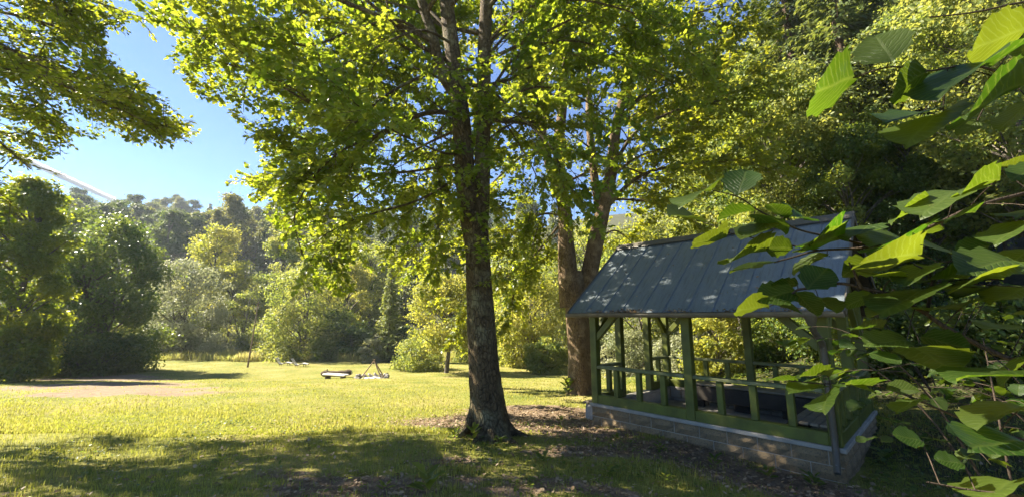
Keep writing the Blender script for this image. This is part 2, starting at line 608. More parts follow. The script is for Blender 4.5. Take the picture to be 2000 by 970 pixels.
def wood_mask(X, Y):
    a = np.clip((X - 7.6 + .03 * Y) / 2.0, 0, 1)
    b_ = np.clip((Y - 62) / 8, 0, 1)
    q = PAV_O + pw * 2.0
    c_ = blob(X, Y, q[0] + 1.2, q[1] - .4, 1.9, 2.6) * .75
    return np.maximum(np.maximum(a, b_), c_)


def axis_pts(lo, hi, core_lo, core_hi, step, growth):
    mid = list(np.arange(core_lo, core_hi, step))
    s, p = step, core_hi
    while p < hi:
        mid.append(p); s *= growth; p += s
    mid.append(hi)
    s, p = step, core_lo
    pre = []
    while p > lo:
        s *= growth; p -= s
        pre.append(max(p, lo))
    return np.array(sorted(set(pre + mid)))


gx = axis_pts(-420, 420, -11, 10, .2, 1.07)
gy = axis_pts(-60, 520, 1.5, 16, .2, 1.06)
GX, GY = np.meshgrid(gx, gy, indexing='xy')
GZ = G(GX, GY)
nx, ny = len(gx), len(gy)
ii, jj = np.meshgrid(np.arange(ny - 1), np.arange(nx - 1), indexing='ij')
gq = np.stack([ii * nx + jj, ii * nx + jj + 1, (ii + 1) * nx + jj + 1, (ii + 1) * nx + jj], -1).reshape(-1, 4)
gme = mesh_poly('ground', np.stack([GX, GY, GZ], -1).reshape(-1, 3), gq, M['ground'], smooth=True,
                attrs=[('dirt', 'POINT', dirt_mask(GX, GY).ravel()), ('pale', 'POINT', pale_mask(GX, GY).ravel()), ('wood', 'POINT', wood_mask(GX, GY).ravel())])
obj('ground', gme, kind='structure')


# ------------------------------------------------------------------ pavilion
def box_np(x0, x1, y0, y1, z0, z1):
    V = np.array([(x, y, z) for z in (z0, z1) for y in (y0, y1) for x in (x0, x1)], float)
    Fq = [(0, 2, 3, 1), (4, 5, 7, 6), (0, 1, 5, 4), (2, 6, 7, 3), (0, 4, 6, 2), (1, 3, 7, 5)]
    return V, Fq


def bev_box(name, size, mat, bev=.006, jitter=0.0):
    """a bevelled box centred on its origin, as a mesh"""
    import bmesh
    bm = bmesh.new()
    V, Fq = box_np(-size[0] / 2, size[0] / 2, -size[1] / 2, size[1] / 2, -size[2] / 2, size[2] / 2)
    vs = [bm.verts.new(v) for v in V]
    for f in Fq:
        bm.faces.new([vs[i] for i in f])
    if bev:
        bmesh.ops.bevel(bm, geom=bm.edges[:], offset=bev, segments=1, affect='EDGES')
    if jitter:
        for v in bm.verts:
            v.co += Vector(rng.normal(0, jitter, 3))
    me = bpy.data.meshes.new(name)
    bm.to_mesh(me)
    bm.free()
    me.materials.append(mat)
    return me


def place(name, me, loc, parent, rot=(0, 0, 0), **kw):
    o = obj(name, me, parent, **kw)
    o.location = loc
    o.rotation_euler = rot
    return o


def beam(name, a, b, w, h, mat, parent, bev=.008, roll=0.0, **kw):
    """a squared timber from a to b"""
    a, b = Vector(a), Vector(b)
    d = b - a
    me = bev_box(name, (d.length, w, h), mat, bev)
    o = obj(name, me, parent, **kw)
    o.location = (a + b) / 2
    q = d.to_track_quat('X', 'Z')
    o.rotation_mode = 'XYZ'
    o.rotation_euler = (q.to_matrix() @ Matrix.Rotation(roll, 3, 'X')).to_euler()
    return o


L, W = PAV_L, PAV_W
pav = empty('pavilion', (PAV_FL[0], PAV_FL[1], PAV_Z), 'open green timber pavilion with a grey sheet metal roof on a stone block base', 'pavilion', rz=math.atan2(-pu[1], -pu[0]))

# base: mortar core walls, rough faced blocks, concrete cap
CORE = .17
for (x0, x1, y0, y1) in ((.02, L - .02, .02, CORE), (.02, L - .02, W - CORE, W - .02), (.02, CORE, CORE, W - CORE), (L - CORE, L - .02, CORE, W - CORE)):
    V, Fq = box_np(x0, x1, y0, y1, -.95, -.062)
    obj('mortar_core', mesh_poly('mortar_core', V, Fq, M['mortar']), pav)
CH, CL, GAP = .19, .43, .012


def block_mesh(l):
    """rough-faced block: x along the wall, -y outward, origin at the middle of its back foot"""
    nxx, nzz = 4, 3
    V = []
    for k in range(nzz):
        for i in range(nxx):
            e = i in (0, nxx - 1) or k in (0, nzz - 1)
            V.append(((i / (nxx - 1) - .5) * (l - GAP), -.006 - (0 if e else rng.uniform(.012, .042)), k / (nzz - 1) * (CH - GAP)))
    Fq = [(k * nxx + i, k * nxx + i + 1, (k + 1) * nxx + i + 1, (k + 1) * nxx + i) for k in range(nzz - 1) for i in range(nxx - 1)]
    n = len(V)
    h = (l - GAP) / 2
    V += [(-h, .02, 0), (h, .02, 0), (h, .02, CH - GAP), (-h, .02, CH - GAP)]
    Fq += [(0, n, n + 1, 3) + (), (3, n + 1, n + 2, 11), (11, n + 2, n + 3, 8), (8, n + 3, n, 0), ]
    Fq = [f for f in Fq if len(f) == 4]
    me = bpy.data.meshes.new('base_block')
    me.from_pydata(V, [], Fq)
    me.materials.append(M['blockstone'])
    return me


_bm = {}


def wall_blocks(p0, ang, length, courses=4, z0=-.062, off=0):
    c, s = math.cos(ang), math.sin(ang)
    for k in range(courses):
        z = z0 - (k + 1) * CH
        x = -(CL / 2 if (k + off) % 2 else 0)
        while x < length - .02:
            a, b = max(x, 0), min(x + CL, length)
            x += CL
            if b - a < .06:
                continue
            key = (round(b - a, 3), rng.integers(0, 5))
            if key not in _bm:
                _bm[key] = block_mesh(b - a)
            m = (a + b) / 2
            place('base_block', _bm[key], (p0[0] + c * m, p0[1] + s * m, z + GAP / 2), pav, (0, 0, ang))


wall_blocks((0, 0.02), 0, L)
wall_blocks((L - .02, 0), math.pi / 2, W, off=1)
wall_blocks((L, W - .02), math.pi, L)
wall_blocks((.02, W), -math.pi / 2, W, off=1)
wall_blocks((L - CORE, W - CORE), math.pi, L - 2 * CORE, courses=2)         # inner face of the back wall
for (a, b) in (((-.03, .08), (L + .03, .08)), ((-.03, W - .08), (L + .03, W - .08))):
    beam('base_cap', (a[0], a[1], -.03), (b[0], b[1], -.03), .22, .06, M['concrete'], pav)
for x in (.08, L - .08):
    beam('base_cap', (x, .192, -.031), (x, W - .192, -.031), .218, .058, M['concrete'], pav)
V, Fq = box_np(CORE + .005, L - CORE - .005, CORE + .005, W - CORE - .005, -.6, -.32)
obj('floor_slab', mesh_poly('floor_slab', V, Fq, M['concrete']), pav)

# timber
PS, SILL = .15, .17
yb = W - .08
xf, xr = .08, L - .08
TOP = 1.93
DOOR = (W / 2 - .62, W / 2 + .62)
corners = [(xf, .08), (xr, .08), (xf, yb), (xr, yb)]
mids = [(L / 2, .08), (L / 2, yb), (xr, W / 2), (xf, DOOR[0]), (xf, DOOR[1])]
post_me = bev_box('post', (PS, PS, TOP), M['green'], .01)
for x, y in corners + mids:
    place('post', post_me, (x, y, TOP / 2 + .001), pav)


def sill(a, b):
    beam('sill_beam', (a[0], a[1], SILL / 2), (b[0], b[1], SILL / 2), .13, SILL, M['green'], pav)


def rail_run(a, b):
    """sill, hand rail and balusters between two posts, posts not included"""
    a, b = np.array(a), np.array(b)
    d = unit(b - a)
    a2, b2 = a + d * PS / 2, b - d * PS / 2
    sill(a2, b2)
    beam('handrail', (*a2, .71), (*b2, .71), .15, .06, M['green_rail'], pav, .012)
    n = max(1, int(round(np.linalg.norm(b - a) / .5)) - 1)
    for i in range(n):
        q = a + (b - a) * (i + 1) / (n + 1)
        beam('baluster', (*q, SILL + .001), (*q, .679), .095, .095, M['green'], pav, .006, roll=math.atan2(d[1], d[0]))


rail_run((xf, .08), (L / 2, .08)); rail_run((L / 2, .08), (xr, .08))
rail_run((xf, yb), (L / 2, yb)); rail_run((L / 2, yb), (xr, yb))
rail_run((xr, .08), (xr, W / 2)); rail_run((xr, W / 2), (xr, yb))
rail_run((xf, .08), (xf, DOOR[0])); rail_run((xf, DOOR[1]), (xf, yb))
PZ = TOP + .07
beam('wall_plate', (-.12, .08, PZ), (L + .12, .08, PZ), .14, .138, M['green'], pav)
beam('wall_plate', (-.12, yb, PZ), (L + .12, yb, PZ), .14, .138, M['green'], pav)
for x in (xf, L / 2, xr):
    beam('tie_beam', (x, .152, PZ), (x, yb - .072, PZ), .12, .13, M['green'], pav)
for x, y in corners:
    sx, sy = (1 if x < L / 2 else -1), (1 if y < W / 2 else -1)
    beam('brace', (x + sx * .05, y, 1.28), (x + sx * .68, y, 1.92), .10, .12, M['green'], pav)
    beam('brace', (x, y + sy * .05, 1.34), (x, y + sy * .58, 1.90), .09, .11, M['green'], pav)

# roof
EAVE_Y, EAVE_Z, RIDGE_Z = -.434, 1.795, 3.43
RX0, RX1 = -.185, L + .25
half = W / 2 - EAVE_Y
SL = math.hypot(half, RIDGE_Z - EAVE_Z)
PA = math.atan2(RIDGE_Z - EAVE_Z, half)
NP = 11
pwid = (RX1 - RX0) / NP


def panel_mesh(jit):
    """one metal tray: x across, y up the slope, with its upstanding seam on the left edge"""
    V, Fq = [], []
    prof = [(0, 0), (0, .02), (.010, .02), (.014, .002), (pwid * .35, .002 + jit * .003), (pwid * .7, .002 - jit * .002), (pwid - .001, .001)]
    ys = [0, SL * .33, SL * .66, SL]
    for k, y in enumerate(ys):
        for i, (x, z) in enumerate(prof):
            V.append((x, y, z + (jit * .002 if 3 < i < 6 and k in (1, 2) else 0)))
    n = len(prof)
    for k in range(len(ys) - 1):
        for i in range(n - 1):
            Fq.append((k * n + i, k * n + i + 1, (k + 1) * n + i + 1, (k + 1) * n + i))
    for k in range(len(ys) - 1):                       # underside
        Fq.append(tuple(x for x in (k * n, (k + 1) * n, (k + 1) * n + n - 1, k * n + n - 1)))
    Fq.append(tuple(range(n)))
    return mesh_poly('roof_panel', V, Fq, M['roof'])


pms = [panel_mesh(rng.normal()) for _ in range(5)]
for i in range(NP):
    place('roof_panel', pms[i % 5], (RX0 + i * pwid, EAVE_Y, EAVE_Z), pav, (PA, 0, 0))
    place('roof_panel', pms[(i + 2) % 5], (RX0 + (i + 1) * pwid, W - EAVE_Y, EAVE_Z), pav, (PA, 0, math.pi))
# boarding under the metal
nb = 12
for side in (0, 1):
    for k in range(nb):
        s0 = SL * (k + .5) / nb
        y = EAVE_Y + s0 * math.cos(PA) + .022 * math.sin(PA)
        z = EAVE_Z + s0 * math.sin(PA) - .022 * math.cos(PA)
        me = bev_box('roof_board', (RX1 - RX0 - .06, SL / nb - .006, .024), M['darkwood'], 0)
        place('roof_board', me, ((RX0 + RX1) / 2, y if side == 0 else W - y, z), pav, (PA if side == 0 else -PA, 0, 0))
for x in np.linspace(.0, L, 6):
    for side in (1, -1):
        f = (lambda y: y) if side == 1 else (lambda y: W - y)
        beam('rafter', (x + .003 * side, f(EAVE_Y + .1), EAVE_Z + .1 * math.tan(PA) - .10), (x + .003 * side, f(W / 2 - .02), RIDGE_Z - .12), .07, .10, M['darkwood'], pav, .004)
# verge flashings and gable boards
for x in (RX0 - .012, RX1 + .012):
    for side in (1, -1):
        f = (lambda y: y) if side == 1 else (lambda y: W - y)
        beam('verge_flashing', (x, f(EAVE_Y - .01), EAVE_Z - .028), (x, f(W / 2), RIDGE_Z - .020), .02, .11, M['zinc'], pav, .003)
for x in (xf, xr):
    n = 14
    for k in range(n):
        y0 = .1 + (W - .2) * k / n
        y1 = .1 + (W - .2) * (k + 1) / n - .006
        yc = (y0 + y1) / 2
        zt = lambda y: EAVE_Z + (min(y, W - y) - EAVE_Y) * math.tan(PA) - .07
        V = [(x - .012, y0, PZ + .075), (x - .012, y1, PZ + .075), (x - .012, y1, zt(y1)), (x - .012, y0, zt(y0))]
        V += [(a + .024, b, c) for a, b, c in V]
        obj('gable_plank', mesh_poly('gable_plank', V, [(0, 1, 2, 3), (7, 6, 5, 4), (0, 4, 5, 1), (1, 5, 6, 2), (2, 6, 7, 3), (3, 7, 4, 0)], M['green']), pav)
# ridge cap
rc = [(-.17, -.115), (-.165, -.100), (-.02, .022), (.02, .022), (.165, -.100), (.17, -.115), (.0, .006)]
V = [(x, W / 2 + y, RIDGE_Z + .02 + z) for x in (RX0 - .03, RX1 + .03) for y, z in rc]
n = len(rc)
obj('ridge_cap', mesh_poly('ridge_cap', V, [(i, (i + 1) % n, n + (i + 1) % n, n + i) for i in range(n)] + [tuple(range(n))[::-1], tuple(range(n, 2 * n))], M['zinc']), pav)
# gutters: half-round troughs under the eaves
for side in (1, -1):
    yg = EAVE_Y - .045 if side == 1 else W - EAVE_Y + .045
    zg = EAVE_Z - .01
    ang = np.linspace(math.pi, 2 * math.pi, 9)
    prof = [(.065 * math.cos(a), .075 * math.sin(a)) for a in ang]
    prof = [(-.072, .006)] + prof + [(.058, 0)] + [(.058 * math.cos(a), .066 * math.sin(a)) for a in ang[::-1]]
    V, Fq = [], []
    xs = np.linspace(RX0 - .01, RX1 + .005, 9)
    for x in xs:
        for a, b in prof:
            V.append((x, yg + a * side, zg + b + .004 * math.sin(x * 2)))
    n = len(prof)
    for k in range(len(xs) - 1):
        for i in range(n):
            Fq.append((k * n + i, k * n + (i + 1) % n, (k + 1) * n + (i + 1) % n, (k + 1) * n + i))
    Fq += [tuple(range(10)), tuple(range((len(xs) - 1) * n, (len(xs) - 1) * n + 10))]
    g = obj('gutter', mesh_poly('gutter', V, Fq, M['woodgrey']), pav)
    for x in np.linspace(RX0 + .2, RX1 - .2, 6):
        place('bracket', bev_box('bracket', (.025, .15, .012), M['zinc'], 0), (x, yg, zg + .006), g)
    # downpipe with funnel, swan neck, pipe and shoe at the right-hand end
    x0 = L - .10
    yw = -.055 if side == 1 else W + .055
    T = Tubes()
    P = [(x0, yg, zg - .05), (x0, yg, zg - .16), (x0 + .01, yg + .05 * side, zg - .26), (x0 + .02, yw - .03 * side, zg - .42), (x0 + .02, yw, zg - .50)]
    P += [(x0 + .02, yw, z) for z in np.linspace(zg - .6, .03, 6)] + [(x0 + .02, yw - .02 * side, -.02), (x0 + .03, yw - .10 * side, -.12), (x0 + .04, yw - .20 * side, -.26)]
    T.add(P, [.085, .050, .040] + [.040] * (len(P) - 3), 12)
    d = obj('downpipe', T.mesh('downpipe', M['zinc']), pav)
    for z in (.16, 1.15):
        T = Tubes()
        T.add([(x0 + .02, yw, z - .015), (x0 + .02, yw, z + .015)], .047, 12)
        obj('pipe_clamp', T.mesh('pipe_clamp', M['zinc']), d)
# benches along the back and the right-hand end
for k in range(4):
    beam('bench_plank', (.9, yb - .14 - k * .125, .20), (xr - .10, yb - .14 - k * .125, .20), .115, .04, M['plank'], pav)
for k in range(4):
    beam('bench_plank', (xr - .14 - k * .125, .22, .197), (xr - .14 - k * .125, yb - .66, .197), .115, .04, M['plank'], pav)
beam('bench_shade_panel', (.92, yb - .60, .02), (xr - .66, yb - .60, .02), .03, .30, M['darkwood'], pav)  # dark panel standing in for the shade under the back bench
beam('bench_shade_panel', (xr - .60, .24, .02), (xr - .60, yb - .62, .02), .03, .30, M['darkwood'], pav)  # same painted shade below the right-hand bench
for x in (.95, 1.9, 2.8):
    beam('bench_leg', (x, yb - .34, -.319), (x, yb - .34, .178), .09, .3, M['darkwood'], pav)

# wooden step at the left-hand end
cw = PAV_FL + pw * .95 + pu * .24
stp = empty('wooden_step', (cw[0], cw[1], Gf(*cw)), 'worn wooden step with two stone supports beside the pavilion base', 'step', rz=math.atan2(-pu[1], -pu[0]))
dz = PAV_Z - Gf(*cw) - .10
for k in range(3):
    beam('tread_board', (-.15 + k * .155, -.62, dz), (-.15 + k * .155, .62, dz + rng.normal(0, .004)), .145, .045, M['woodgrey'], stp)
for y in (-.5, .45):
    place('support_stone', bev_box('support_stone', (.36, .26, dz + .08), M['stone'], .03, .008), (0.0, y, (dz + .08) / 2 - .105), stp)


# ------------------------------------------------------------------ trees: the branching generator
UP = np.array((0, 0, 1.0))


def rot_about(v, axis, ang):
    axis = axis / (np.linalg.norm(axis) + 1e-12)
    return v * math.cos(ang) + np.cross(axis, v) * math.sin(ang) + axis * axis.dot(v) * (1 - math.cos(ang))


class Crown:
    def __init__(s, rad=.0, leaf=(.085, .125), leaf_step=.075, droop=.10, twig=(.45, .95), clip=None, sub=(9, 6), spread=.30):
        s.T, s.Lv = Tubes(), Leaves()
        s.leaf, s.step, s.droop, s.twig, s.clip, s.sub, s.spread = leaf, leaf_step, droop, twig, clip, sub, spread

    def path(s, p, d, length, seg, wander, trop):
        P = [np.array(p, float)]
        n = max(3, int(length / seg))
        for i in range(n):
            d = d + rng.normal(0, wander, 3) + UP * trop * (1 if i < n * .4 else -1.2)
            d = d / np.linalg.norm(d)
            P.append(P[-1] + d * length / n)
        return np.array(P)

    def leaves_on(s, P, tint):
        seg = np.linalg.norm(np.diff(P, axis=0), axis=1)
        Lg = seg.sum()
        k = max(3, int(Lg / s.step))
        t = np.sort(rng.uniform(.12, 1, k)) * Lg
        cs = np.concatenate([[0], np.cumsum(seg)])
        pts = np.stack([np.interp(t, cs, P[:, i]) for i in range(3)], 1)
        d = unit(P[-1] - P[0])
        for rep in (1, -1):
            side = unit(np.cross(d, UP))
            a = d * rng.uniform(.1, .9, (k, 1)) + rep * side * rng.uniform(.5, 1.1, (k, 1)) + UP * rng.normal(-.12, .3, (k, 1)) + rng.normal(0, .22, (k, 3))
            a = unit(a)
            pet = rng.uniform(.02, .075, (k, 1))
            n = UP * 1.0 + rng.normal(0, .48, (k, 3)) - d * .1
            s.Lv.add(pts + a * pet, a, n, rng.uniform(*s.leaf, k), np.clip(tint + rng.normal(0, .22, k), 0, 1))

    def twigs(s, P, r, count, tint):
        n = len(P)
        for _ in range(count):
            f = rng.uniform(.18, 1.0) ** .8
            i = min(n - 2, int(f * (n - 1)))
            p = P[i] + (P[i + 1] - P[i]) * rng.uniform()
            if s.clip is not None and s.clip(p):
                continue
            d = unit(P[i + 1] - P[i])
            ax = unit(np.cross(d, UP)) * rng.normal(0, .35) + UP * rng.choice((-1, 1))
            d2 = unit(rot_about(d, ax, rng.uniform(.5, 1.1)) + UP * rng.normal(-.02, .16))
            Pt = s.path(p, d2, rng.uniform(*s.twig), .2, .10, -s.droop * .25)
            if s.clip is not None and s.clip(Pt[-1]):
                continue
            s.T.add(Pt, np.linspace(.006, .002, len(Pt)), 3)
            s.leaves_on(Pt, tint)

    def limb(s, P, r0, r1=.012, sub=None, length=None):
        """a limb along P with second-order branches, twigs and leaves"""
        P = np.asarray(P, float)
        if s.clip is not None:
            bad = [i for i in range(3, len(P)) if s.clip(P[i])]
            if bad and s is not globals().get('cr1'):
                P = P[:bad[0]]
        s.T.add(P, np.linspace(r0, r1, len(P)) * (1 + .0 * rng.normal(size=len(P))), 7)
        n = len(P)
        tot = np.linalg.norm(np.diff(P, axis=0), axis=1).sum()
        k = sub if sub is not None else max(3, int(tot * s.sub[0] / 5))
        side = 1
        for j in range(k):
            f = .16 + .84 * (j + rng.uniform(0, .8)) / k
            i = min(n - 2, int(f * (n - 1)))
            p = P[i] + (P[i + 1] - P[i]) * ((f * (n - 1)) - i)
            if s.clip is not None and s.clip(p):
                continue
            d = unit(P[i + 1] - P[i])
            side = -side
            d2 = rot_about(d, UP + rng.normal(0, .25, 3), side * rng.uniform(.45, 1.05))
            d2 = unit(d2 + UP * rng.normal(.02, s.spread))
            lg = (length or tot) * rng.uniform(.26, .46) * (1.15 - .5 * f)
            Pb = s.path(p, d2, max(.7, lg), .25, .09, -s.droop * .25)
            if s.clip is not None:
                bad = [i for i in range(2, len(Pb)) if s.clip(Pb[i])]
                if bad:
                    Pb = Pb[:max(3, bad[0])]
            s.T.add(Pb, np.linspace(max(.008, r0 * .33 * (1 - .5 * f)), .005, len(Pb)), 4)
            tint = np.clip(rng.normal(.5, .22), 0, 1)
            s.twigs(Pb, .01, int(s.sub[1] * max(.7, lg) / 1.4) + 1, tint)
            s.leaves_on(Pb[len(Pb) // 2:], tint)
        s.leaves_on(P[-max(3, n // 4):], .5)


def spline(pts, n):
    """Catmull-Rom through points"""
    P = np.asarray(pts, float)
    P = np.vstack([2 * P[0] - P[1], P, 2 * P[-1] - P[-2]])
    out = []
    m = len(P) - 3
    for t in np.linspace(0, m - 1e-6, n):
        i = int(t); f = t - i
        a, b, c, d = P[i:i + 4]
        out.append(.5 * ((2 * b) + (c - a) * f + (2 * a - 5 * b + 4 * c - d) * f * f + (3 * b - a - 3 * c + d) * f ** 3))
    return np.array(out)


def trunk_tube(T, pts, radii, n, sides=18, flare=True, lump=.05):
    P = spline(pts, n)
    R = np.interp(np.linspace(0, 1, n), np.linspace(0, 1, len(radii)), radii)
    # lumpy, fluted cross-section
    start = T.n
    T.add(P, R, sides)
    V = T.V[-1].reshape(n, sides, 3)
    ph = rng.uniform(0, 6.28, 4)
    ang = np.linspace(0, 2 * np.pi, sides, endpoint=False)
    for i in range(n):
        f = i / (n - 1)
        w = lump * (np.sin(3 * ang + ph[0] + 2 * f) + .7 * np.sin(5 * ang + ph[1] - 3 * f) + .5 * np.sin(2 * ang + ph[2] + 5 * f))
        if flare:
            w = w * (1 + 3.0 * math.exp(-f * 14)) + .0
        w = w + rng.normal(0, .012, sides)
        V[i] = P[i] + (V[i] - P[i]) * (1 + w)[:, None]
    return P, R


MAPLE_ONE = np.array((-.45, 7.45))


def px_path(pts, n=None):
    return spline([at(*p) for p in pts], n or max(6, len(pts) * 4))


# ---- maple beside the path
m1 = empty('maple_tree', (MAPLE_ONE[0], MAPLE_ONE[1], Gf(*MAPLE_ONE)), 'big twin-stemmed maple with a dark trunk standing on the lawn left of the pavilion', 'tree')
Tt = Tubes()
b1 = at(958, 868, 7.4)
trunk_tube(Tt, [at(958, 868, 7.4), at(957, 840, 7.4), at(954, 800, 7.4), at(946, 720, 7.4), at(938, 600, 7.4), at(932, 500, 7.4), at(925, 420, 7.4)],
           [.50, .37, .30, .265, .245, .225, .25], 40, 26, True, .06)
for k in range(9):
    az = k * .698 + rng.normal(0, .15)
    d_ = np.array((math.cos(az), math.sin(az), 0))
    c_ = np.array((MAPLE_ONE[0] + .02, MAPLE_ONE[1], 0))
    r_ = rng.uniform(.55, .95)
    pts_ = [c_ + d_ * q_ for q_ in (.15, .29, .46, r_)]
    hs_ = (.62, .24, .06, -.06)
    Tt.add(spline([(p_[0], p_[1], Gf(p_[0], p_[1]) + h_) for p_, h_ in zip(pts_, hs_)], 10), np.linspace(.14, .035, 10), 9, .05)
s1, _ = trunk_tube(Tt, [at(928, 470, 7.4), at(915, 400, 7.4), at(908, 320, 7.4), at(900, 220, 7.42), at(885, 110, 7.45), at(872, 0, 7.5), at(862, -120, 7.6), at(850, -300, 7.8), at(850, -520, 8)],
                   [.20, .20, .19, .175, .155, .14, .12, .08, .03], 36, 14, False, .03)
s2, _ = trunk_tube(Tt, [at(934, 470, 7.42), at(940, 400, 7.45), at(943, 320, 7.5), at(944, 200, 7.55), at(946, 100, 7.6), at(950, 0, 7.7), at(958, -120, 7.8), at(968, -300, 7.9), at(985, -520, 8)],
                   [.17, .16, .15, .145, .14, .13, .11, .08, .03], 36, 14, False, .03)
s3, _ = trunk_tube(Tt, [at(893, 190, 7.45), at(862, 140, 7.3), at(845, 70, 7.2), at(822, 0, 7.1), at(800, -100, 7.0), at(770, -260, 7)], [.13, .11, .10, .085, .06, .02], 20, 10, False, .03)

def maple_clip(p):
    u, v, z = project(p)
    if z < .5 or v < 0:
        return False
    if abs(u - np.interp(v, (0, 400), (912, 925))) < 66 and v < 540 and p[1] < 7.35 and rng.uniform() < .86:
        return True          # few leaves grow on the shaded near side of the stems
    left = np.interp(v, (0, 60, 130, 185, 230, 330, 360, 420, 470, 520, 570, 600), (255, 318, 318, 395, 455, 455, 440, 520, 560, 578, 585, 640))
    return u < left + 12 * math.sin(v * .13)


cr1 = Crown(clip=maple_clip, leaf=(.045, .118), leaf_step=.043, droop=.12, sub=(13, 8))
manual = [
    ([(890, 222, 7.4), (840, 220, 7.3), (780, 240, 7.1), (735, 266, 7.0), (700, 268, 6.9), (660, 240, 6.8), (610, 205, 6.7), (540, 165, 6.6), (460, 130, 6.5), (380, 110, 6.4)], .085),
    ([(720, 268, 6.9), (660, 300, 6.8), (610, 350, 6.7), (575, 420, 6.6), (590, 500, 6.6)], .035),
    ([(858, 138, 7.2), (800, 160, 7.0), (750, 190, 6.8), (700, 235, 6.6), (640, 290, 6.5)], .06),
    ([(850, 90, 7.3), (780, 40, 7.0), (690, 60, 6.8), (600, 90, 6.6), (500, 60, 6.4), (400, 60, 6.3)], .06),
    ([(905, 320, 7.4), (840, 330, 7.6), (760, 340, 7.7), (660, 350, 7.8), (560, 360, 7.8), (470, 350, 7.8)], .05),
    ([(905, 340, 7.4), (820, 390, 7.0), (720, 420, 6.8), (650, 450, 6.7), (600, 480, 6.7)], .04),
    ([(890, 230, 7.5), (862, 250, 7.5), (843, 300, 7.5), (850, 320, 7.5), (862, 380, 7.4), (850, 470, 7.4)], .03),
    ([(900, 250, 7.5), (800, 300, 8.6), (700, 380, 9.4), (640, 420, 9.8), (560, 430, 10)], .05),
    ([(880, 60, 7.5), (780, -20, 8.0), (660, 10, 8.6), (540, 40, 9.0), (430, 90, 9.2)], .06),
    ([(946, 260, 7.5), (1000, 190, 7.3), (1060, 170, 7.1), (1130, 190, 6.9), (1200, 240, 6.8)], .05),
    ([(900, 180, 7.5), (850, 150, 8.0), (790, 130, 8.4), (720, 150, 8.8), (640, 190, 9.0)], .05),
    ([(890, 90, 7.5), (830, 60, 6.6), (760, 80, 6.0), (690, 120, 5.6)], .05),
    ([(895, 140, 7.5), (820, 110, 8.4), (740, 70, 9.0), (660, 100, 9.4), (570, 140, 9.6)], .05),
    ([(900, 260, 7.6), (860, 210, 8.6), (800, 180, 9.4), (730, 200, 10), (660, 240, 10.4)], .05),
    ([(895, 200, 7.6), (860, 150, 8.8), (820, 90, 9.6), (760, 60, 10.2)], .05),
    ([(905, 300, 7.6), (870, 270, 8.8), (820, 250, 9.6), (760, 270, 10.2), (700, 310, 10.6)], .045),
    ([(890, 120, 7.6), (870, 60, 8.6), (840, 20, 9.4), (780, 0, 10)], .045),
    ([(946, 280, 7.6), (985, 250, 8.8), (1040, 230, 9.6), (1100, 250, 10)], .045),
    ([(946, 200, 7.6), (990, 150, 8.8), (1050, 120, 9.6), (1120, 140, 10.2)], .045),
    ([(946, 100, 7.6), (990, 60, 9.0), (1060, 70, 10), (1130, 40, 10.6)], .045),
    ([(946, 120, 7.6), (1000, 60, 8.4), (1080, 30, 9), (1180, 60, 9.4)], .05),
    ([(944, 200, 7.5), (1010, 110, 7.7), (1100, 80, 8.0), (1200, 100, 8.2), (1300, 150, 8.3)], .055),
    ([(946, 90, 7.6), (1020, 20, 7.2), (1120, 0, 6.9), (1220, 20, 6.7), (1320, 60, 6.6)], .055),
    ([(900, 300, 7.4), (870, 300, 6.6), (820, 280, 6.0), (760, 250, 5.5), (690, 200, 5.2)], .04),
    ([(946, 160, 7.5), (985, 200, 6.6), (1040, 250, 6.0), (1090, 300, 5.7)], .04),
    ([(905, 260, 7.5), (930, 300, 8.6), (900, 380, 9.6), (850, 440, 10.2), (800, 480, 10.6)], .04),
    ([(944, 200, 7.6), (1000, 260, 9.0), (1060, 380, 10), (1040, 480, 10.6)], .04),
]
for pts, r in manual:
    cr1.limb(px_path(pts), r * .62, .008)
# upper crown, above the picture: sparser, for the shade it throws
cr1.sub, cr1.step = (7, 4), .095
for stem, zmin in ((s1, 5.6), (s2, 5.6), (s3, 5.6)):
    zs = stem[:, 2]
    for k in range(11 if stem is not s3 else 7):
        z = zmin + (zs.max() - zmin) * ((k + rng.uniform()) / 11 if stem is not s3 else (k + rng.uniform()) / 7)
        i = int(np.argmin(abs(zs - z)))
        az = k * 2.4 + rng.uniform(0, 1.2)
        d = unit(np.array((math.cos(az), math.sin(az), .35)))
        lg = rng.uniform(3.2, 5.6) * (1.1 - .6 * (z - 5) / 9)
        if d[1] < -.3:
            lg *= .7
        cr1.limb(cr1.path(stem[i], d, max(1.8, lg), .35, .07, .05), .05)
# leafy shoots on the trunk
cr1.step = .05
for k in range(80):
    v = 130 + 430 * rng.beta(1.3, 1.6)
    c0 = at(np.interp(v, (170, 330, 420, 560), (920, 924, 926, 936)), v, 7.4)
    az = rng.uniform(-2.6, -.4)
    rad = .27
    p = c0 + np.array((math.cos(az) * rad, math.sin(az) * rad, 0))
    Pt = cr1.path(p, unit(np.array((math.cos(az), math.sin(az), rng.uniform(-.3, .4)))), rng.uniform(.3, .9), .12, .15, 0)
    cr1.T.add(Pt, .004, 3)
    cr1.leaves_on(Pt, rng.uniform(.2, .7))
obj('trunk', Tt.mesh('trunk', M['bark']), m1)
obj('limbs', cr1.T.mesh('limbs', M['bark']), m1)
m1_world = m1.location.copy()


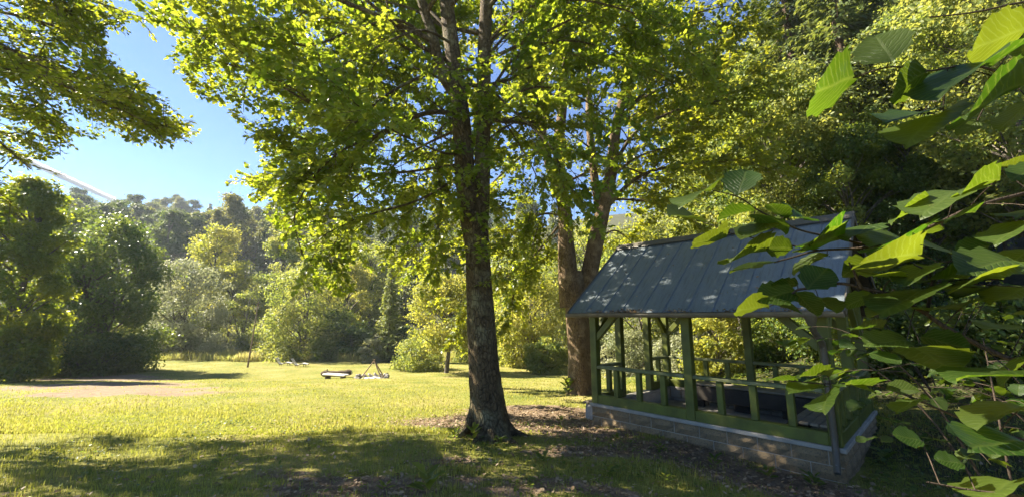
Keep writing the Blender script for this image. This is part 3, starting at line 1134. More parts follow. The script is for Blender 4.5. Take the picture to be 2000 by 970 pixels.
def finish_crown(cr, parent, tmpl, mat, singles=0, name='crown', single_name='leaf', variants=6):
    p, a, n, sz, t = cr.Lv.arrays()
    keep = np.ones(len(p), bool)
    if singles:
        u, v, z = project(p)
        vis = (u > 5) & (u < 1995) & (v > 5) & (v < 965) & (z > .2)
        d = np.where(vis, np.linalg.norm(p - EYE, axis=1) / sz, 1e9)
        idx = np.argsort(d)[:singles]
        keep[idx] = False
        tv, tf = tmpl
        mes = []
        for k in range(variants):
            tint = (k + .5) / variants
            bend = tv.copy()
            bend[:, 2] += rng.normal(0, .05) * bend[:, 1] + rng.normal(0, .06) * bend[:, 0] ** 2
            mes.append(mesh_poly(single_name, bend, tf, mat, attrs=[('tint', 'FACE', np.full(len(tf), tint))]))
        for i in idx:
            b = np.cross(n[i], a[i])
            o = obj(single_name, mes[int(min(variants - 1, t[i] * variants))], parent)
            Mx = Matrix(((a[i][0], b[0], n[i][0]), (a[i][1], b[1], n[i][1]), (a[i][2], b[2], n[i][2])))
            o.rotation_euler = Mx.to_euler()
            o.scale = (sz[i],) * 3
            o.location = p[i] - np.array(parent.location)
    o = obj(name, leaf_mesh(name, p[keep], a[keep], n[keep], sz[keep], t[keep], tmpl, mat), parent, kind='stuff')
    o.location = -np.array(parent.location)
    return len(p)


def rebase(parent, *names):
    """children built in world coordinates: shift them so that they stay put under a moved parent"""
    for ch in parent.children:
        if ch.name.split('.')[0] in names:
            ch.location = -np.array(parent.location)


rebase(m1, 'trunk', 'limbs')
print('maple leaves', finish_crown(cr1, m1, MAPLE, M['maple'], 300))

# ---- second maple behind the pavilion corner
B2 = np.array((2.15, 13.0))
m2 = empty('maple_tree', (B2[0], B2[1], Gf(*B2)), 'pale-barked maple forking low, standing behind the left end of the pavilion', 'tree')
Tt = Tubes()
trunk_tube(Tt, [at(1135, 778, 13), at(1134, 755, 13), at(1132, 700, 13), at(1128, 640, 13), at(1123, 580, 13), at(1118, 530, 13)], [.52, .41, .36, .36, .36, .30], 30, 20, True, .07)
q1, _ = trunk_tube(Tt, [at(1112, 600, 12.95), at(1110, 540, 12.95), at(1106, 470, 13), at(1104, 420, 13), at(1096, 360, 13), at(1092, 290, 13), at(1100, 200, 13), at(1108, 90, 13), at(1110, -60, 13.2), at(1112, -200, 13.4)],
                   [.30, .31, .26, .23, .22, .19, .16, .13, .09, .04], 34, 14, False, .05)
q2, _ = trunk_tube(Tt, [at(1138, 600, 13.1), at(1150, 540, 13.1), at(1164, 470, 13.1), at(1180, 400, 13.1), at(1195, 330, 13.1), at(1205, 240, 13.2), at(1235, 140, 13.2), at(1275, 40, 13.2), at(1300, -80, 13.3)],
                   [.27, .27, .26, .23, .20, .17, .14, .10, .05], 30, 14, False, .04)
q3, _ = trunk_tube(Tt, [at(1100, 400, 13), at(1075, 330, 13), at(1060, 260, 12.9), at(1055, 150, 12.9), at(1035, 20, 12.9), at(1020, -100, 13)], [.17, .15, .13, .11, .08, .03], 20, 10, False, .03)
q4, _ = trunk_tube(Tt, [at(1170, 410, 13.1), at(1158, 320, 13.1), at(1150, 220, 13.2), at(1152, 100, 13.3), at(1160, -50, 13.4)], [.15, .13, .11, .09, .04], 18, 10, False, .03)
obj('trunk', Tt.mesh('trunk', M['bark_pale']), m2)
cr2 = Crown(leaf=(.10, .15), leaf_step=.07, droop=.10, sub=(11, 7), twig=(.5, 1.0))
for pts, r in [
    ([(1180, 410, 13), (1240, 350, 12.8), (1310, 325, 12.6), (1400, 315, 12.4), (1500, 310, 12.2)], .08),
    ([(1195, 330, 13), (1240, 260, 12.6), (1310, 220, 12.3), (1390, 200, 12), (1470, 190, 12)], .07),
    ([(1205, 240, 13), (1270, 170, 13.2), (1350, 110, 13.4), (1440, 80, 13.6)], .07),
    ([(1180, 390, 13), (1230, 390, 13.4), (1290, 400, 13.6), (1350, 430, 13.8)], .05),
    ([(1100, 420, 13), (1050, 420, 12.8), (1000, 460, 12.6), (960, 520, 12.5)], .05),
    ([(1092, 300, 13), (1030, 300, 13.5), (970, 350, 14), (900, 420, 14.4), (850, 480, 14.6)], .06),
    ([(1060, 260, 13), (1000, 230, 12.6), (930, 260, 12.3), (860, 320, 12)], .05),
    ([(1100, 450, 13), (1060, 480, 13.6), (1010, 540, 14.2), (1000, 620, 14.6)], .04),
    ([(1100, 430, 13), (1040, 500, 14), (960, 560, 15), (900, 600, 15.6)], .04),
    ([(1164, 470, 13.1), (1200, 450, 14), (1230, 470, 15), (1260, 500, 15.6)], .04),
    ([(1150, 220, 13.2), (1200, 150, 12.4), (1270, 110, 11.8), (1350, 100, 11.4)], .05),
    ([(1055, 150, 12.9), (1000, 80, 12.6), (930, 60, 12.4), (850, 90, 12.2)], .05),
    ([(1235, 140, 13.2), (1300, 60, 12.8), (1380, 20, 12.5), (1460, 10, 12.3)], .05),
    ([(1190, 350, 13), (1240, 310, 12.4), (1300, 290, 12), (1370, 290, 11.8)], .05),
    ([(1205, 240, 13), (1250, 220, 13.8), (1320, 180, 14.4), (1400, 160, 14.8)], .05),
    ([(1200, 280, 13.1), (1250, 270, 13.6), (1310, 260, 14.2), (1390, 250, 14.8), (1450, 270, 15)], .05),
    ([(1220, 190, 13.1), (1260, 120, 12.6), (1320, 100, 12.2), (1380, 120, 12)], .05),
    ([(1195, 330, 13.1), (1230, 330, 14), (1280, 350, 14.6), (1340, 370, 15)], .05),
    ([(1150, 220, 13.2), (1180, 230, 14), (1220, 260, 14.8), (1240, 320, 15.2)], .045),
    ([(1275, 40, 13.2), (1340, -40, 13.2), (1420, -70, 13.2)], .05),
]:
    cr2.limb(px_path(pts), r)
cr2.sub, cr2.step = (5.5, 3.5), .12
for stem in (q1, q2, q3, q4):
    zs = stem[:, 2]
    for k in range(8):
        z = 5.5 + (zs.max() - 5.5) * (k + rng.uniform()) / 8
        i = int(np.argmin(abs(zs - z)))
        az = k * 2.4 + rng.uniform(0, 1.2)
        d = unit(np.array((math.cos(az), math.sin(az), .3)))
        cr2.limb(cr2.path(stem[i], d, rng.uniform(2.2, 4.6), .35, .07, .05), .05)
obj('limbs', cr2.T.mesh('limbs', M['bark']), m2)
rebase(m2, 'trunk', 'limbs')
print('maple 2 leaves', finish_crown(cr2, m2, MAPLE, M['maple_b']))

# ---- hornbeam whose boughs hang into the picture on the left
B3 = np.array((-13.0, 4.0))
m3 = empty('hornbeam_tree', (B3[0], B3[1], Gf(*B3)), 'dark leafy tree whose boughs hang into the upper left corner', 'tree')
Tt = Tubes()
z0 = Gf(*B3)
st, _ = trunk_tube(Tt, [(B3[0], B3[1], z0 - .15), (B3[0] + .05, B3[1], z0 + .3), (B3[0] + .1, B3[1], z0 + 3), (B3[0] + .2, B3[1], z0 + 6), (B3[0] + .3, B3[1] - .2, z0 + 9), (B3[0] + .2, B3[1], z0 + 14), (B3[0], B3[1], z0 + 20)], [.5, .38, .32, .27, .2, .13, .04], 40, 16)
obj('trunk', Tt.mesh('trunk', M['bark']), m3)
def bough_clip(p):
    u, v, z = project(p)
    if z < .5:
        return False
    low = np.interp(u, (0, 90, 150, 290, 385), (345, 330, 262, 285, 268))
    hi = np.interp(u, (180, 215, 300, 345), (-99, 125, 165, 225))
    return (u > 20 and v > low) or u > 385 or (u > 180 and 48 < v < hi)


cr3 = Crown(clip=bough_clip, leaf=(.07, .105), leaf_step=.07, droop=.16, sub=(13, 8), twig=(.35, .75), spread=.16)
for (u0, v0, u1, v1, Y, r) in ((-260, 30, 200, 30, 7.6, .07), (-300, -20, 300, 45, 8.0, .07), (-260, 70, 345, 265, 8.2, .08), (-280, 110, 260, 190, 8.8, .07), (-260, 150, 290, 240, 7.4, .06),
                               (-280, 40, 300, 130, 8.4, .07), (-260, 160, 130, 280, 8.6, .06), (-270, 210, 60, 330, 8.0, .05), (-260, -100, 120, -10, 7.0, .06), (-260, 100, 120, 150, 6.8, .05),
                               (-300, 260, 20, 400, 9.0, .05)):
    mid_ = [((1 - f) * u0 + f * u1, (1 - f) * v0 + f * v1 - 70 * math.sin(f * math.pi) * (1 - f * .3), Y + .5 * (1 - f)) for f in np.linspace(0, 1, 7)]
    cr3.limb(px_path([(a, b, c - .7) for a, b, c in mid_]), r)
cr3.sub, cr3.step = (7.5, 4.5), .118
for k in range(26):
    z = z0 + 5.5 + 14 * (k + rng.uniform()) / 26
    i = int(np.argmin(abs(st[:, 2] - z)))
    az = k * 2.4 + rng.uniform(0, 1)
    d = unit(np.array((math.cos(az), math.sin(az), .3)))
    cr3.limb(cr3.path(st[i], d, rng.uniform(3.2, 5.2) * (1.05 - .38 * (z - z0) / 20), .35, .07, .05), .05)
obj('limbs', cr3.T.mesh('limbs', M['bark']), m3)
rebase(m3, 'trunk', 'limbs')
print('hornbeam leaves', finish_crown(cr3, m3, OVAL, M['hornbeam']))


# ------------------------------------------------------------------ trees at middle distance: clumped crowns
def clump_tree(H, bare, rx, leaf, nclump, per, mat, bark, tmpl=RHOMB, tr=.02, shape=1.0, stems=1, flat=.7, jitter=.22, crad=.30):
    """returns (trunk mesh, crown mesh) of a tree with its foot at the origin; crown from bare*H to H"""
    T, Lv = Tubes(), Leaves()
    zc0, zc1 = bare * H, H
    rz = (zc1 - zc0) / 2
    cs = []
    leaf = leaf * 1.3
    for k in range(nclump):
        h = rng.uniform(0, 1) ** (1.5 if bare < .07 else 1)
        hc = .34 * shape
        lo = .82 if bare < .07 else .42
        prof = math.sqrt(max(0, 1 - ((h - hc) / (1.02 - hc)) ** 2)) if h > hc else lo + (1 - lo) * math.sin(h / hc * 1.57)
        az = k * 2.399 + rng.normal(0, .3)
        rr = rx * prof * (rng.uniform(.25, 1) ** .5) * rng.uniform(.7, 1.0)
        c = np.array((math.cos(az) * rr, math.sin(az) * rr, zc0 + (zc1 - zc0) * h * .96))
        cr = rx * crad * rng.uniform(.6, 1.25)
        cs.append((c, cr))
        n = int(per * 1.15 * (cr / (rx * crad)) ** 2)
        d = unit(rng.normal(0, 1, (n, 3)) + np.array((0, 0, .1)))
        p = c + d * cr * (rng.uniform(.25, 1, (n, 1)) ** .45) * np.array((1, 1, flat)) * (1 + rng.normal(0, jitter, (n, 1)))
        nn = d * .55 + UP * .45 + rng.normal(0, .55, (n, 3))
        a = np.cross(nn, rng.normal(0, 1, (n, 3)))
        a = a - UP * .35
        tint = np.clip(rng.normal(.5, .25) + rng.normal(0, .18, n), 0, 1)
        Lv.add(p, a, nn, rng.uniform(.7, 1.3, n) * leaf, tint)
    for s in range(stems):
        o = np.array((rng.normal(0, .12 * (stems > 1)), rng.normal(0, .12 * (stems > 1)), 0))
        lean = rng.normal(0, .02 if stems == 1 else .12, 2)
        top = np.array((lean[0] * H, lean[1] * H, H * .92))
        P = spline([o - UP * .3, o + UP * .1, o + (top - o) * .35 + rng.normal(0, .008 * H, 3), o + (top - o) * .7 + rng.normal(0, .01 * H, 3), top], 14)
        R = tr * H / (1 if stems == 1 else 1.7)
        T.add(P, np.interp(np.linspace(0, 1, 14), (0, .05, .4, 1), (R * 1.5, R, R * .7, R * .1)), 8)
        for c, cr in cs[s::max(1, stems)][: max(6, nclump // 2)]:
            zb = max(bare * H * .8, c[2] - .5 * np.hypot(c[0], c[1]) - .1 * H)
            f = np.clip(zb / (H * .92), .05, .9)
            p0 = o + (top - o) * f
            Pb = spline([p0, (p0 + c) / 2 + np.array((0, 0, .06 * H * rng.uniform(-.3, 1))), c], 6)
            T.add(Pb, np.linspace(R * .35, R * .06, 6), 4)
    return T.mesh('trunk', bark), Lv.mesh('crown', tmpl, mat)


def add_tree(name, x, y, meshes, label, cat='tree', rz=None, sc=1.0, group=None):
    e = empty(name, (x, y, Gf(x, y)), label, cat, rng.uniform(0, 6.28) if rz is None else rz, group)
    e.scale = (sc,) * 3 if not isinstance(sc, tuple) else sc
    obj('trunk', meshes[0], e)
    obj('crown', meshes[1], e, kind='stuff')
    return e


def spruce_meshes(H, rmax, bare, per, leaf, mat=None, bark=None, droop=.35, density=1.0, top=True):
    T, Lv = Tubes(), Leaves()
    P = spline([(0, 0, -.3), (0, 0, .2), (rng.normal(0, .04), 0, H * .4), (0, rng.normal(0, .06), H * .75), (0, 0, H)], 14)
    R = .012 * H
    T.add(P, np.interp(np.linspace(0, 1, 14), (0, .05, 1), (R * 1.5, R * 1.1, .02)), 9)
    z = bare * H
    while z < H * .985:
        f = (z - bare * H) / (H * (1 - bare))
        lg = rmax * (1 - f) ** .8 * rng.uniform(.65, 1.1) * (min(1, f * 5 + .45)) + .12
        nb_ = rng.integers(4, 7)
        a0 = rng.uniform(0, 6.28)
        for b in range(nb_):
            az = a0 + b * 6.283 / nb_ + rng.normal(0, .2)
            d = np.array((math.cos(az), math.sin(az), 0))
            l2 = lg * rng.uniform(.7, 1.15)
            q = np.array([d * t * l2 + UP * (z - droop * l2 * math.sin(t * 2.2) + .12 * l2 * t * t) for t in (0, .33, .66, 1)])
            T.add(q, np.linspace(.012 * l2 + .006, .004, 4), 3)
            n = int(per * l2 * density) + 3
            t = rng.uniform(.12, 1, n) ** .8
            pp = np.stack([np.interp(t, (0, .33, .66, 1), q[:, i]) for i in range(3)], 1)
            side = np.cross(d, UP)
            sgn = rng.choice((-1, 1), (n, 1))
            off = rng.uniform(0, .28, (n, 1)) * l2 * (1 - .6 * t[:, None])
            pp = pp + side * sgn * off - UP * off * rng.uniform(.1, .5, (n, 1))
            a = d * rng.uniform(.3, 1, (n, 1)) + side * sgn * rng.uniform(.1, .8, (n, 1)) - UP * rng.uniform(.1, .8, (n, 1))
            nn = UP + rng.normal(0, .4, (n, 3))
            Lv.add(pp, a, nn, rng.uniform(.7, 1.3, n) * leaf, np.clip(rng.normal(.45, .25, n) + .25 * (t - .5), 0, 1))
        z += rng.uniform(.28, .5) * (H / 18)
    return T.mesh('trunk', bark or M['bark_red']), Lv.mesh('crown', NEEDLE, mat or M['spruce'])


def foot(u, Y):
    """world x for a foot seen at pixel column u at depth Y"""
    z = Y * cp_
    return (u - 1000) / F * z * 1.0


def at_foot(u, Y):
    x = 0
    for _ in range(4):
        zz = Gf(x, Y) - EYE[2]
        x = (u - 1000) / F * (Y * cp_ + zz * sp_)
    return x, Y


def top_h(u, v, Y):
    """height above the ground of the pixel (u, v) at depth Y"""
    p = at(u, v, Y)
    return p[2] - Gf(p[0], Y)


def mid_tree(name, u, Y, vtop, wpx, label, mat, bare=.12, bark='bark_far', leaf=.2, ncl=60, per=170, **kw):
    x, y = at_foot(u, Y)
    H = top_h(u, vtop, Y)
    rx = wpx / 2 / F * Y
    return add_tree(name, x, y, clump_tree(H, bare, rx, leaf, ncl, per, M[mat], M[bark], **kw), label)


# dense dark trees on the left
mid_tree('hornbeam_tree', 178, 31, 425, 225, 'dense dark hornbeam with foliage to the ground at the left edge of the lawn', 'mid_dark', bare=.03, leaf=.17, ncl=150, per=230, stems=3, crad=.24)
mid_tree('hornbeam_tree', 95, 33, 400, 170, 'tall hazy tree standing directly behind the dense dark hornbeam', 'mid_dark', bare=.05, leaf=.18, ncl=80, per=200, stems=2)
mid_tree('lime_tree', -14, 22, 345, 180, 'leafy green lime tree cut off by the left edge of the picture', 'hornbeam', bare=.03, leaf=.13, ncl=190, per=230, crad=.24)
mid_tree('elder_bush', 10, 26, 640, 150, 'low sunlit bush at the foot of the lime tree', 'mid_yellow', bare=.02, leaf=.12, ncl=40, per=160, stems=3)
# row along the far edge of the meadow
mid_tree('willow_tree', 350, 48, 506, 165, 'rounded grey-green willow at the far edge of the meadow', 'mid_pale', bare=.08, leaf=.17, ncl=95, per=200, stems=4, crad=.24)
mid_tree('ash_tree', 400, 60, 438, 118, 'tall light green ash rising behind the grey-green willow', 'mid_yellow', bare=.25, leaf=.24, ncl=60, per=190)
mid_tree('ash_tree', 440, 56, 510, 80, 'yellowing small ash between the willow and the slender ash', 'mid_yellow', bare=.35, leaf=.2, ncl=36, per=130)
mid_tree('ash_tree', 538, 58, 452, 84, 'slender ash with billowing separate leaf clumps behind the leaning pole', 'mid_a', bare=.22, leaf=.22, ncl=44, per=170, crad=.34)
mid_tree('alder_tree', 470, 53, 566, 70, 'thin open alder with visible stems left of the leaning pole', 'mid_a', bare=.25, leaf=.16, ncl=30, per=70, stems=3)
mid_tree('alder_tree', 510, 54, 590, 60, 'thin open alder with visible stems right of the leaning pole', 'mid_yellow', bare=.25, leaf=.16, ncl=24, per=60, stems=2)
mid_tree('willow_bush', 436, 47.5, 648, 92, 'low silvery willow bush in front of the thin alders', 'mid_pale', bare=.02, leaf=.14, ncl=40, per=150, stems=4)
mid_tree('goat_willow', 590, 45, 512, 168, 'broad cone-shaped goat willow behind the two loungers', 'mid_a', bare=.03, leaf=.16, ncl=110, per=210, stems=3, shape=.7, crad=.24)
mid_tree('larch_tree', 672, 52, 500, 112, 'tall feathery yellow-green tree right of the cone-shaped goat willow', 'mid_yellow', bare=.15, leaf=.18, ncl=80, per=150, crad=.22)
mid_tree('dark_alder', 660, 46, 610, 110, 'shady dark alder bush between the goat willow and the narrow spruce', 'mid_dark', bare=.02, leaf=.16, ncl=60, per=190, stems=3)
mid_tree('white_willow', 722, 41, 660, 44, 'small whitish bush behind the tripod', 'mid_pale', bare=.02, leaf=.12, ncl=26, per=110, stems=3)
mid_tree('plum_tree', 872, 31.5, 532, 160, 'pale green tree with a smooth lit trunk just left of the big maple', 'mid_yellow', bare=.26, leaf=.13, ncl=85, per=200, crad=.24, tr=.028)
mid_tree('hazel_clump', 820, 34, 660, 110, 'low leafy clump under the pale green tree', 'mid_a', bare=.02, leaf=.12, ncl=46, per=170, stems=4)
x, y = at_foot(757, 42)
add_tree('spruce_tree', x, y, spruce_meshes(top_h(757, 505, 42), 1.75, .05, 60, .26, M['mid_a'], droop=.5), 'narrow spruce with foliage to the ground behind the tripod')
for u, Y, v, lab in ((788, 68, 330, 'tall spruce whose top shows against the sky above the narrow spruce'), (600, 72, 400, 'tall bluish spruce behind the cone-shaped goat willow'), (735, 74, 390, 'dark spruce at the foot of the hill behind the feathery tree'),
                     (970, 62, 430, 'spruce glimpsed between the two maples')):
    x, y = at_foot(u, Y)
    add_tree('spruce_tree', x, y, spruce_meshes(top_h(u, v, Y), 3.0, .1, 42, .42), lab)
mid_tree('beech_tree', 640, 62, 430, 140, 'pale blue-green beech between the cone-shaped willow and the hill', 'mid_a', bare=.15, leaf=.24, ncl=70, per=190)
mid_tree('beech_tree', 720, 60, 470, 130, 'hazy beech directly above the whitish bush', 'mid_a', bare=.1, leaf=.24, ncl=70, per=180)
mid_tree('beech_tree', 1010, 44, 470, 170, 'shaded beech seen between the two maple trunks', 'mid_a', bare=.1, leaf=.17, ncl=90, per=190)
mid_tree('lime_tree', 1040, 34, 520, 150, 'glowing yellow-green lime just left of the pale maple trunk', 'mid_yellow', bare=.3, leaf=.14, ncl=70, per=170)
mid_tree('bush', 1085, 36, 680, 70, 'rounded green bush left of the pale maple foot', 'mid_a', bare=.02, leaf=.11, ncl=30, per=150, stems=3)
mid_tree('bush', 1000, 40, 650, 90, 'dark undergrowth bush between the maple trunks', 'mid_dark', bare=.02, leaf=.14, ncl=40, per=150, stems=3)
mid_tree('beech_tree', 1150, 40, 430, 180, 'tall beech behind the pale maple', 'mid_a', bare=.12, leaf=.17, ncl=90, per=190)
for u, Y, v, w, mt, lab in ((285, 47, 640, 80, 'mid_a', 'leafy shrub between the dense dark hornbeam and the grey-green willow'), (320, 50, 600, 90, 'mid_dark', 'dark shrub behind the left foot of the grey-green willow'),
                            (395, 51, 620, 80, 'mid_a', 'shrub behind the right foot of the grey-green willow'), (505, 50, 640, 80, 'mid_a', 'shrub right behind the leaning pole'),
                            (545, 47, 655, 70, 'mid_yellow', 'low yellow-green shrub behind the left lounger'), (640, 43.5, 660, 80, 'mid_a', 'low shrub behind the split log bench'),
                            (690, 44, 640, 70, 'mid_dark', 'dark shrub directly left of the whitish bush'), (790, 43, 640, 70, 'mid_dark', 'dark shrub right of the narrow spruce foot'),
                            (920, 42, 640, 90, 'mid_a', 'shrub half hidden behind the big maple trunk'), (240, 52, 560, 110, 'mid_a', 'taller shrub showing past the right side of the dense dark hornbeam'),
                            (1015, 37, 610, 100, 'mid_yellow', 'glowing shrub filling the gap between the two maple trunks'), (1062, 31, 655, 70, 'mid_a', 'small shrub just left of the pale maple foot'),
                            (985, 46, 560, 120, 'mid_yellow', 'bright tall shrub behind the right side of the big maple'), (1080, 48, 520, 130, 'mid_yellow', 'bright tall shrub behind the left side of the pale maple'),
                            (470, 62, 520, 100, 'mid_a', 'roundish tree at the hill foot above the thin alders'), (610, 60, 500, 110, 'mid_yellow', 'pale round tree at the hill foot above the goat willow')):
    mid_tree('shrub', u, Y, v, w, lab, mt, bare=.02, leaf=.15, ncl=50, per=150, stems=3)
# seen through and above the pavilion
mid_tree('bush', 1230, 26, 640, 110, 'pale flowering bush seen through the left half of the pavilion', 'mid_pale', bare=.02, leaf=.11, ncl=50, per=170, stems=4)
mid_tree('bush', 1330, 22, 655, 110, 'pale leafy bush seen through the middle of the pavilion', 'mid_pale', bare=.02, leaf=.10, ncl=50, per=170, stems=4)
mid_tree('maple_sapling', 1405, 17, 560, 130, 'sunlit yellow-green sapling seen through the pavilion beside its middle post', 'mid_yellow', bare=.05, leaf=.10, ncl=60, per=170, stems=2)
mid_tree('beech_tree', 1260, 30, 420, 200, 'leafy beech rising behind the left end of the pavilion roof', 'mid_a', bare=.1, leaf=.14, ncl=100, per=200)
mid_tree('beech_tree', 1390, 27, 330, 200, 'tall beech with bright edges above the left part of the roof', 'mid_yellow', bare=.12, leaf=.14, ncl=100, per=200)

# forest slope on the right: shared meshes, each tree an object of its own
sp_near = [spruce_meshes(24, 3.2, .16, 62, .30), spruce_meshes(22, 2.8, .22, 60, .28), spruce_meshes(26, 3.4, .12, 60, .31)]
be_near = [clump_tree(13, .12, 3.6, .13, 150, 190, M['shade_leaf'], M['bark_far'], OVAL, .012, crad=.2),
           clump_tree(16, .2, 4.0, .14, 150, 200, M['mid_a'], M['bark_far'], OVAL, .012, crad=.2)]
SPG = 'spruces on the wooded slope'
for k, (u, Y) in enumerate(((1475, 34), (1545, 27), (1612, 20), (1722, 17), (1785, 21), (1836, 17), (1905, 24), (1590, 38), (1750, 34), (1860, 32), (1640, 44), (2060, 20), (1940, 33))):
    x, y = at_foot(u, Y)
    add_tree('spruce_tree', x, y, sp_near[k % 3], 'tall spruce on the wooded slope behind and right of the pavilion', 'tree', sc=rng.uniform(.85, 1.12), group=SPG)
BEG = 'young beeches on the wooded slope'
for k, (u, Y, s) in enumerate(((1500, 19, .8), (1580, 16, .75), (1660, 20, 1.0), (1760, 22, 1.1), (1880, 19, .9), (1970, 20, 1.0), (1700, 14, .6), (1450, 23, 1.1), (1830, 14, .55), (2030, 12, .7), (1540, 22, 1.2), (1620, 26, 1.3), (1820, 26, 1.3), (1900, 15, .8), (1480, 28, 1.3), (1700, 27, 1.3), (1955, 28, 1.3))):
    x, y = at_foot(u, Y)
    add_tree('beech_tree', x, y, be_near[k % 2], 'leafy young beech among the spruces on the wooded slope', 'tree', sc=s, group=BEG)

for u, Y, v, w, lab in ((1735, 11.5, 610, 190, 'leafy bush right behind the right-hand end of the pavilion'), (1850, 10.5, 590, 170, 'dim bush halfway between the pavilion and the right edge'),
                        (1960, 9.0, 560, 190, 'tall dim bush at the right edge above the fern patch'), (1620, 15, 610, 160, 'bush seen through the right half of the pavilion'),
                        (1530, 17, 600, 150, 'bush seen through the pavilion right of its middle post'), (1790, 15, 500, 190, 'thicket on the slope above the pavilion end')):
    mid_tree('bush', u, Y, v, w, lab, 'shade_leaf', bare=.02, leaf=.085, ncl=70, per=150, stems=4, tmpl=OVAL)
# far hillside
M['hill_dark'] = leaf_mat('hill_leaf_dark', (.045, .075, .028), (.085, .11, .035), (.12, .18, .03), (.22, .26, .05), .34, .6, .25)
hill_b = [clump_tree(20 + rng.normal(0, 1.5), rng.uniform(.25, .42), rng.uniform(3.2, 5.0), .36, 46, 200, M[('hill', 'hill_dark')[_i % 2]], M['bark_far'], tr=.011, crad=.32, shape=rng.uniform(.7, 1.5), jitter=.35) for _i in range(8)]
hill_f = [clump_tree(22, .60, 3.4, .36, 30, 190, M[('hill', 'hill_dark')[_i % 2]], M['bark_far'], tr=.012, crad=.34, jitter=.35) for _i in range(4)]
hill_s = [spruce_meshes(20, 2.4, .25, 18, .7) for _ in range(2)]
HG, HS = 'beeches on the far hillside', 'spruces on the far hillside'
nh = 0
spots = []
for yy in np.arange(84, 215, 6.4):
    x0_, x1_ = -1.22 * yy, .10 * yy
    for xx in np.arange(x0_, x1_, 8.0 if yy < 130 else 10.5):
        spots.append((xx + rng.normal(0, 2.0), yy + rng.normal(0, 1.8)))
for (x, y) in spots:
    if (x > -.42 * y and rng.uniform() < .55) or (y > 150 and rng.uniform() < .35):
        continue
    if y < 100 and rng.uniform() < .35:
        continue
    if rng.uniform() < .14:
        add_tree('spruce_tree', x, y, hill_s[rng.integers(2)], 'dark narrow spruce among the beeches on the far hillside', sc=rng.uniform(.8, 1.08), group=HS)
    else:
        add_tree('beech_tree', x, y, hill_f[rng.integers(4)] if y < 113 else hill_b[rng.integers(8)], 'tall bare-stemmed beech on the hazy far hillside', sc=rng.uniform(.72, 1.16), group=HG)
    nh += 1
print('hill trees', nh)


# ------------------------------------------------------------------ things on the meadow
def ground_z(p):
    return np.array((p[0], p[1], Gf(p[0], p[1])))


# leaning pole
p0, p1 = at(482, 726, 36), at(505, 588, 36.4)
p0 = ground_z(p0)
pe = empty('leaning_pole', p0, 'tall thin leaning wooden pole standing in the mown meadow', 'pole')
T = Tubes()
T.add(spline([(0, 0, -.3), (p1 - p0) * .4 + (.03, 0, 0), (p1 - p0)], 10), np.linspace(.08, .04, 10), 8)
obj('shaft', T.mesh('shaft', M['polewood']), pe)
# tripod over the fire place
q = ground_px(726, 738)
tri = empty('fire_tripod', q, 'three-legged pole tripod standing over the fire place', 'tripod')
Yt = q[1]
apex = at(731, 703, Yt) - q
for (u, v, dy) in ((703, 737, .3), (745, 739, -.5), (752, 737, .5)):
    f_ = ground_z(at(u, v, Yt + dy)) - q
    T = Tubes()
    T.add([f_ - .05 * UP, apex + unit(apex - f_) * .12], [.045, .032], 7)
    obj('leg', T.mesh('leg', M['polewood']), tri)
T = Tubes()
T.add([apex - UP * .02, apex - UP * .35], .012, 5)
obj('chain', T.mesh('chain', M['darkwood']), tri)
# ring of stones and ash
fp = empty('fire_place', q + np.array((0, 0, .0)), 'ash-filled fire place ringed with stones beneath the tripod', 'fire pit')


def disc(name, r, h, mat, n=22, sq=.75):
    V = [(0, 0, h)]
    rings = 3
    for k in range(1, rings + 1):
        for i in range(n):
            a = i / n * 6.283
            rr = r * k / rings * (1 + rng.normal(0, .06))
            z = h * (1 - (k / rings) ** 2) + rng.normal(0, .012) - (.05 if k == rings else 0)
            V.append((rr * math.cos(a), rr * sq * math.sin(a), z))
    Fq = [(0, 1 + i, 1 + (i + 1) % n) for i in range(n)]
    for k in range(rings - 1):
        for i in range(n):
            Fq.append((1 + k * n + i, 1 + (k + 1) * n + i, 1 + (k + 1) * n + (i + 1) % n, 1 + k * n + (i + 1) % n))
    return mesh_poly(name, V, Fq, mat, smooth=True)


obj('ash_bed', disc('ash_bed', .8, .07, M['ash']), fp)


def rock_mesh(r):
    import bmesh
    bm = bmesh.new()
    bmesh.ops.create_icosphere(bm, subdivisions=1, radius=r)
    for v in bm.verts:
        v.co = Vector((v.co.x * 1.2, v.co.y, v.co.z * .75)) * (1 + rng.normal(0, .14))
    me = bpy.data.meshes.new('stone')
    bm.to_mesh(me); bm.free()
    me.materials.append(M['stone'])
    return me


rocks = [rock_mesh(.13) for _ in range(4)]
for i in range(17):
    a = i / 17 * 6.283
    r = rng.uniform(.9, 1.1)
    place('stone', rocks[i % 4], (1.0 * math.cos(a), .75 * math.sin(a), .03), fp, tuple(rng.uniform(0, 6, 3)))
    if a < 3.14:
        place('stone', rocks[(i + 1) % 4], (1.0 * math.cos(a + .15), .78 * math.sin(a + .15), .14), fp, tuple(rng.uniform(0, 6, 3)))
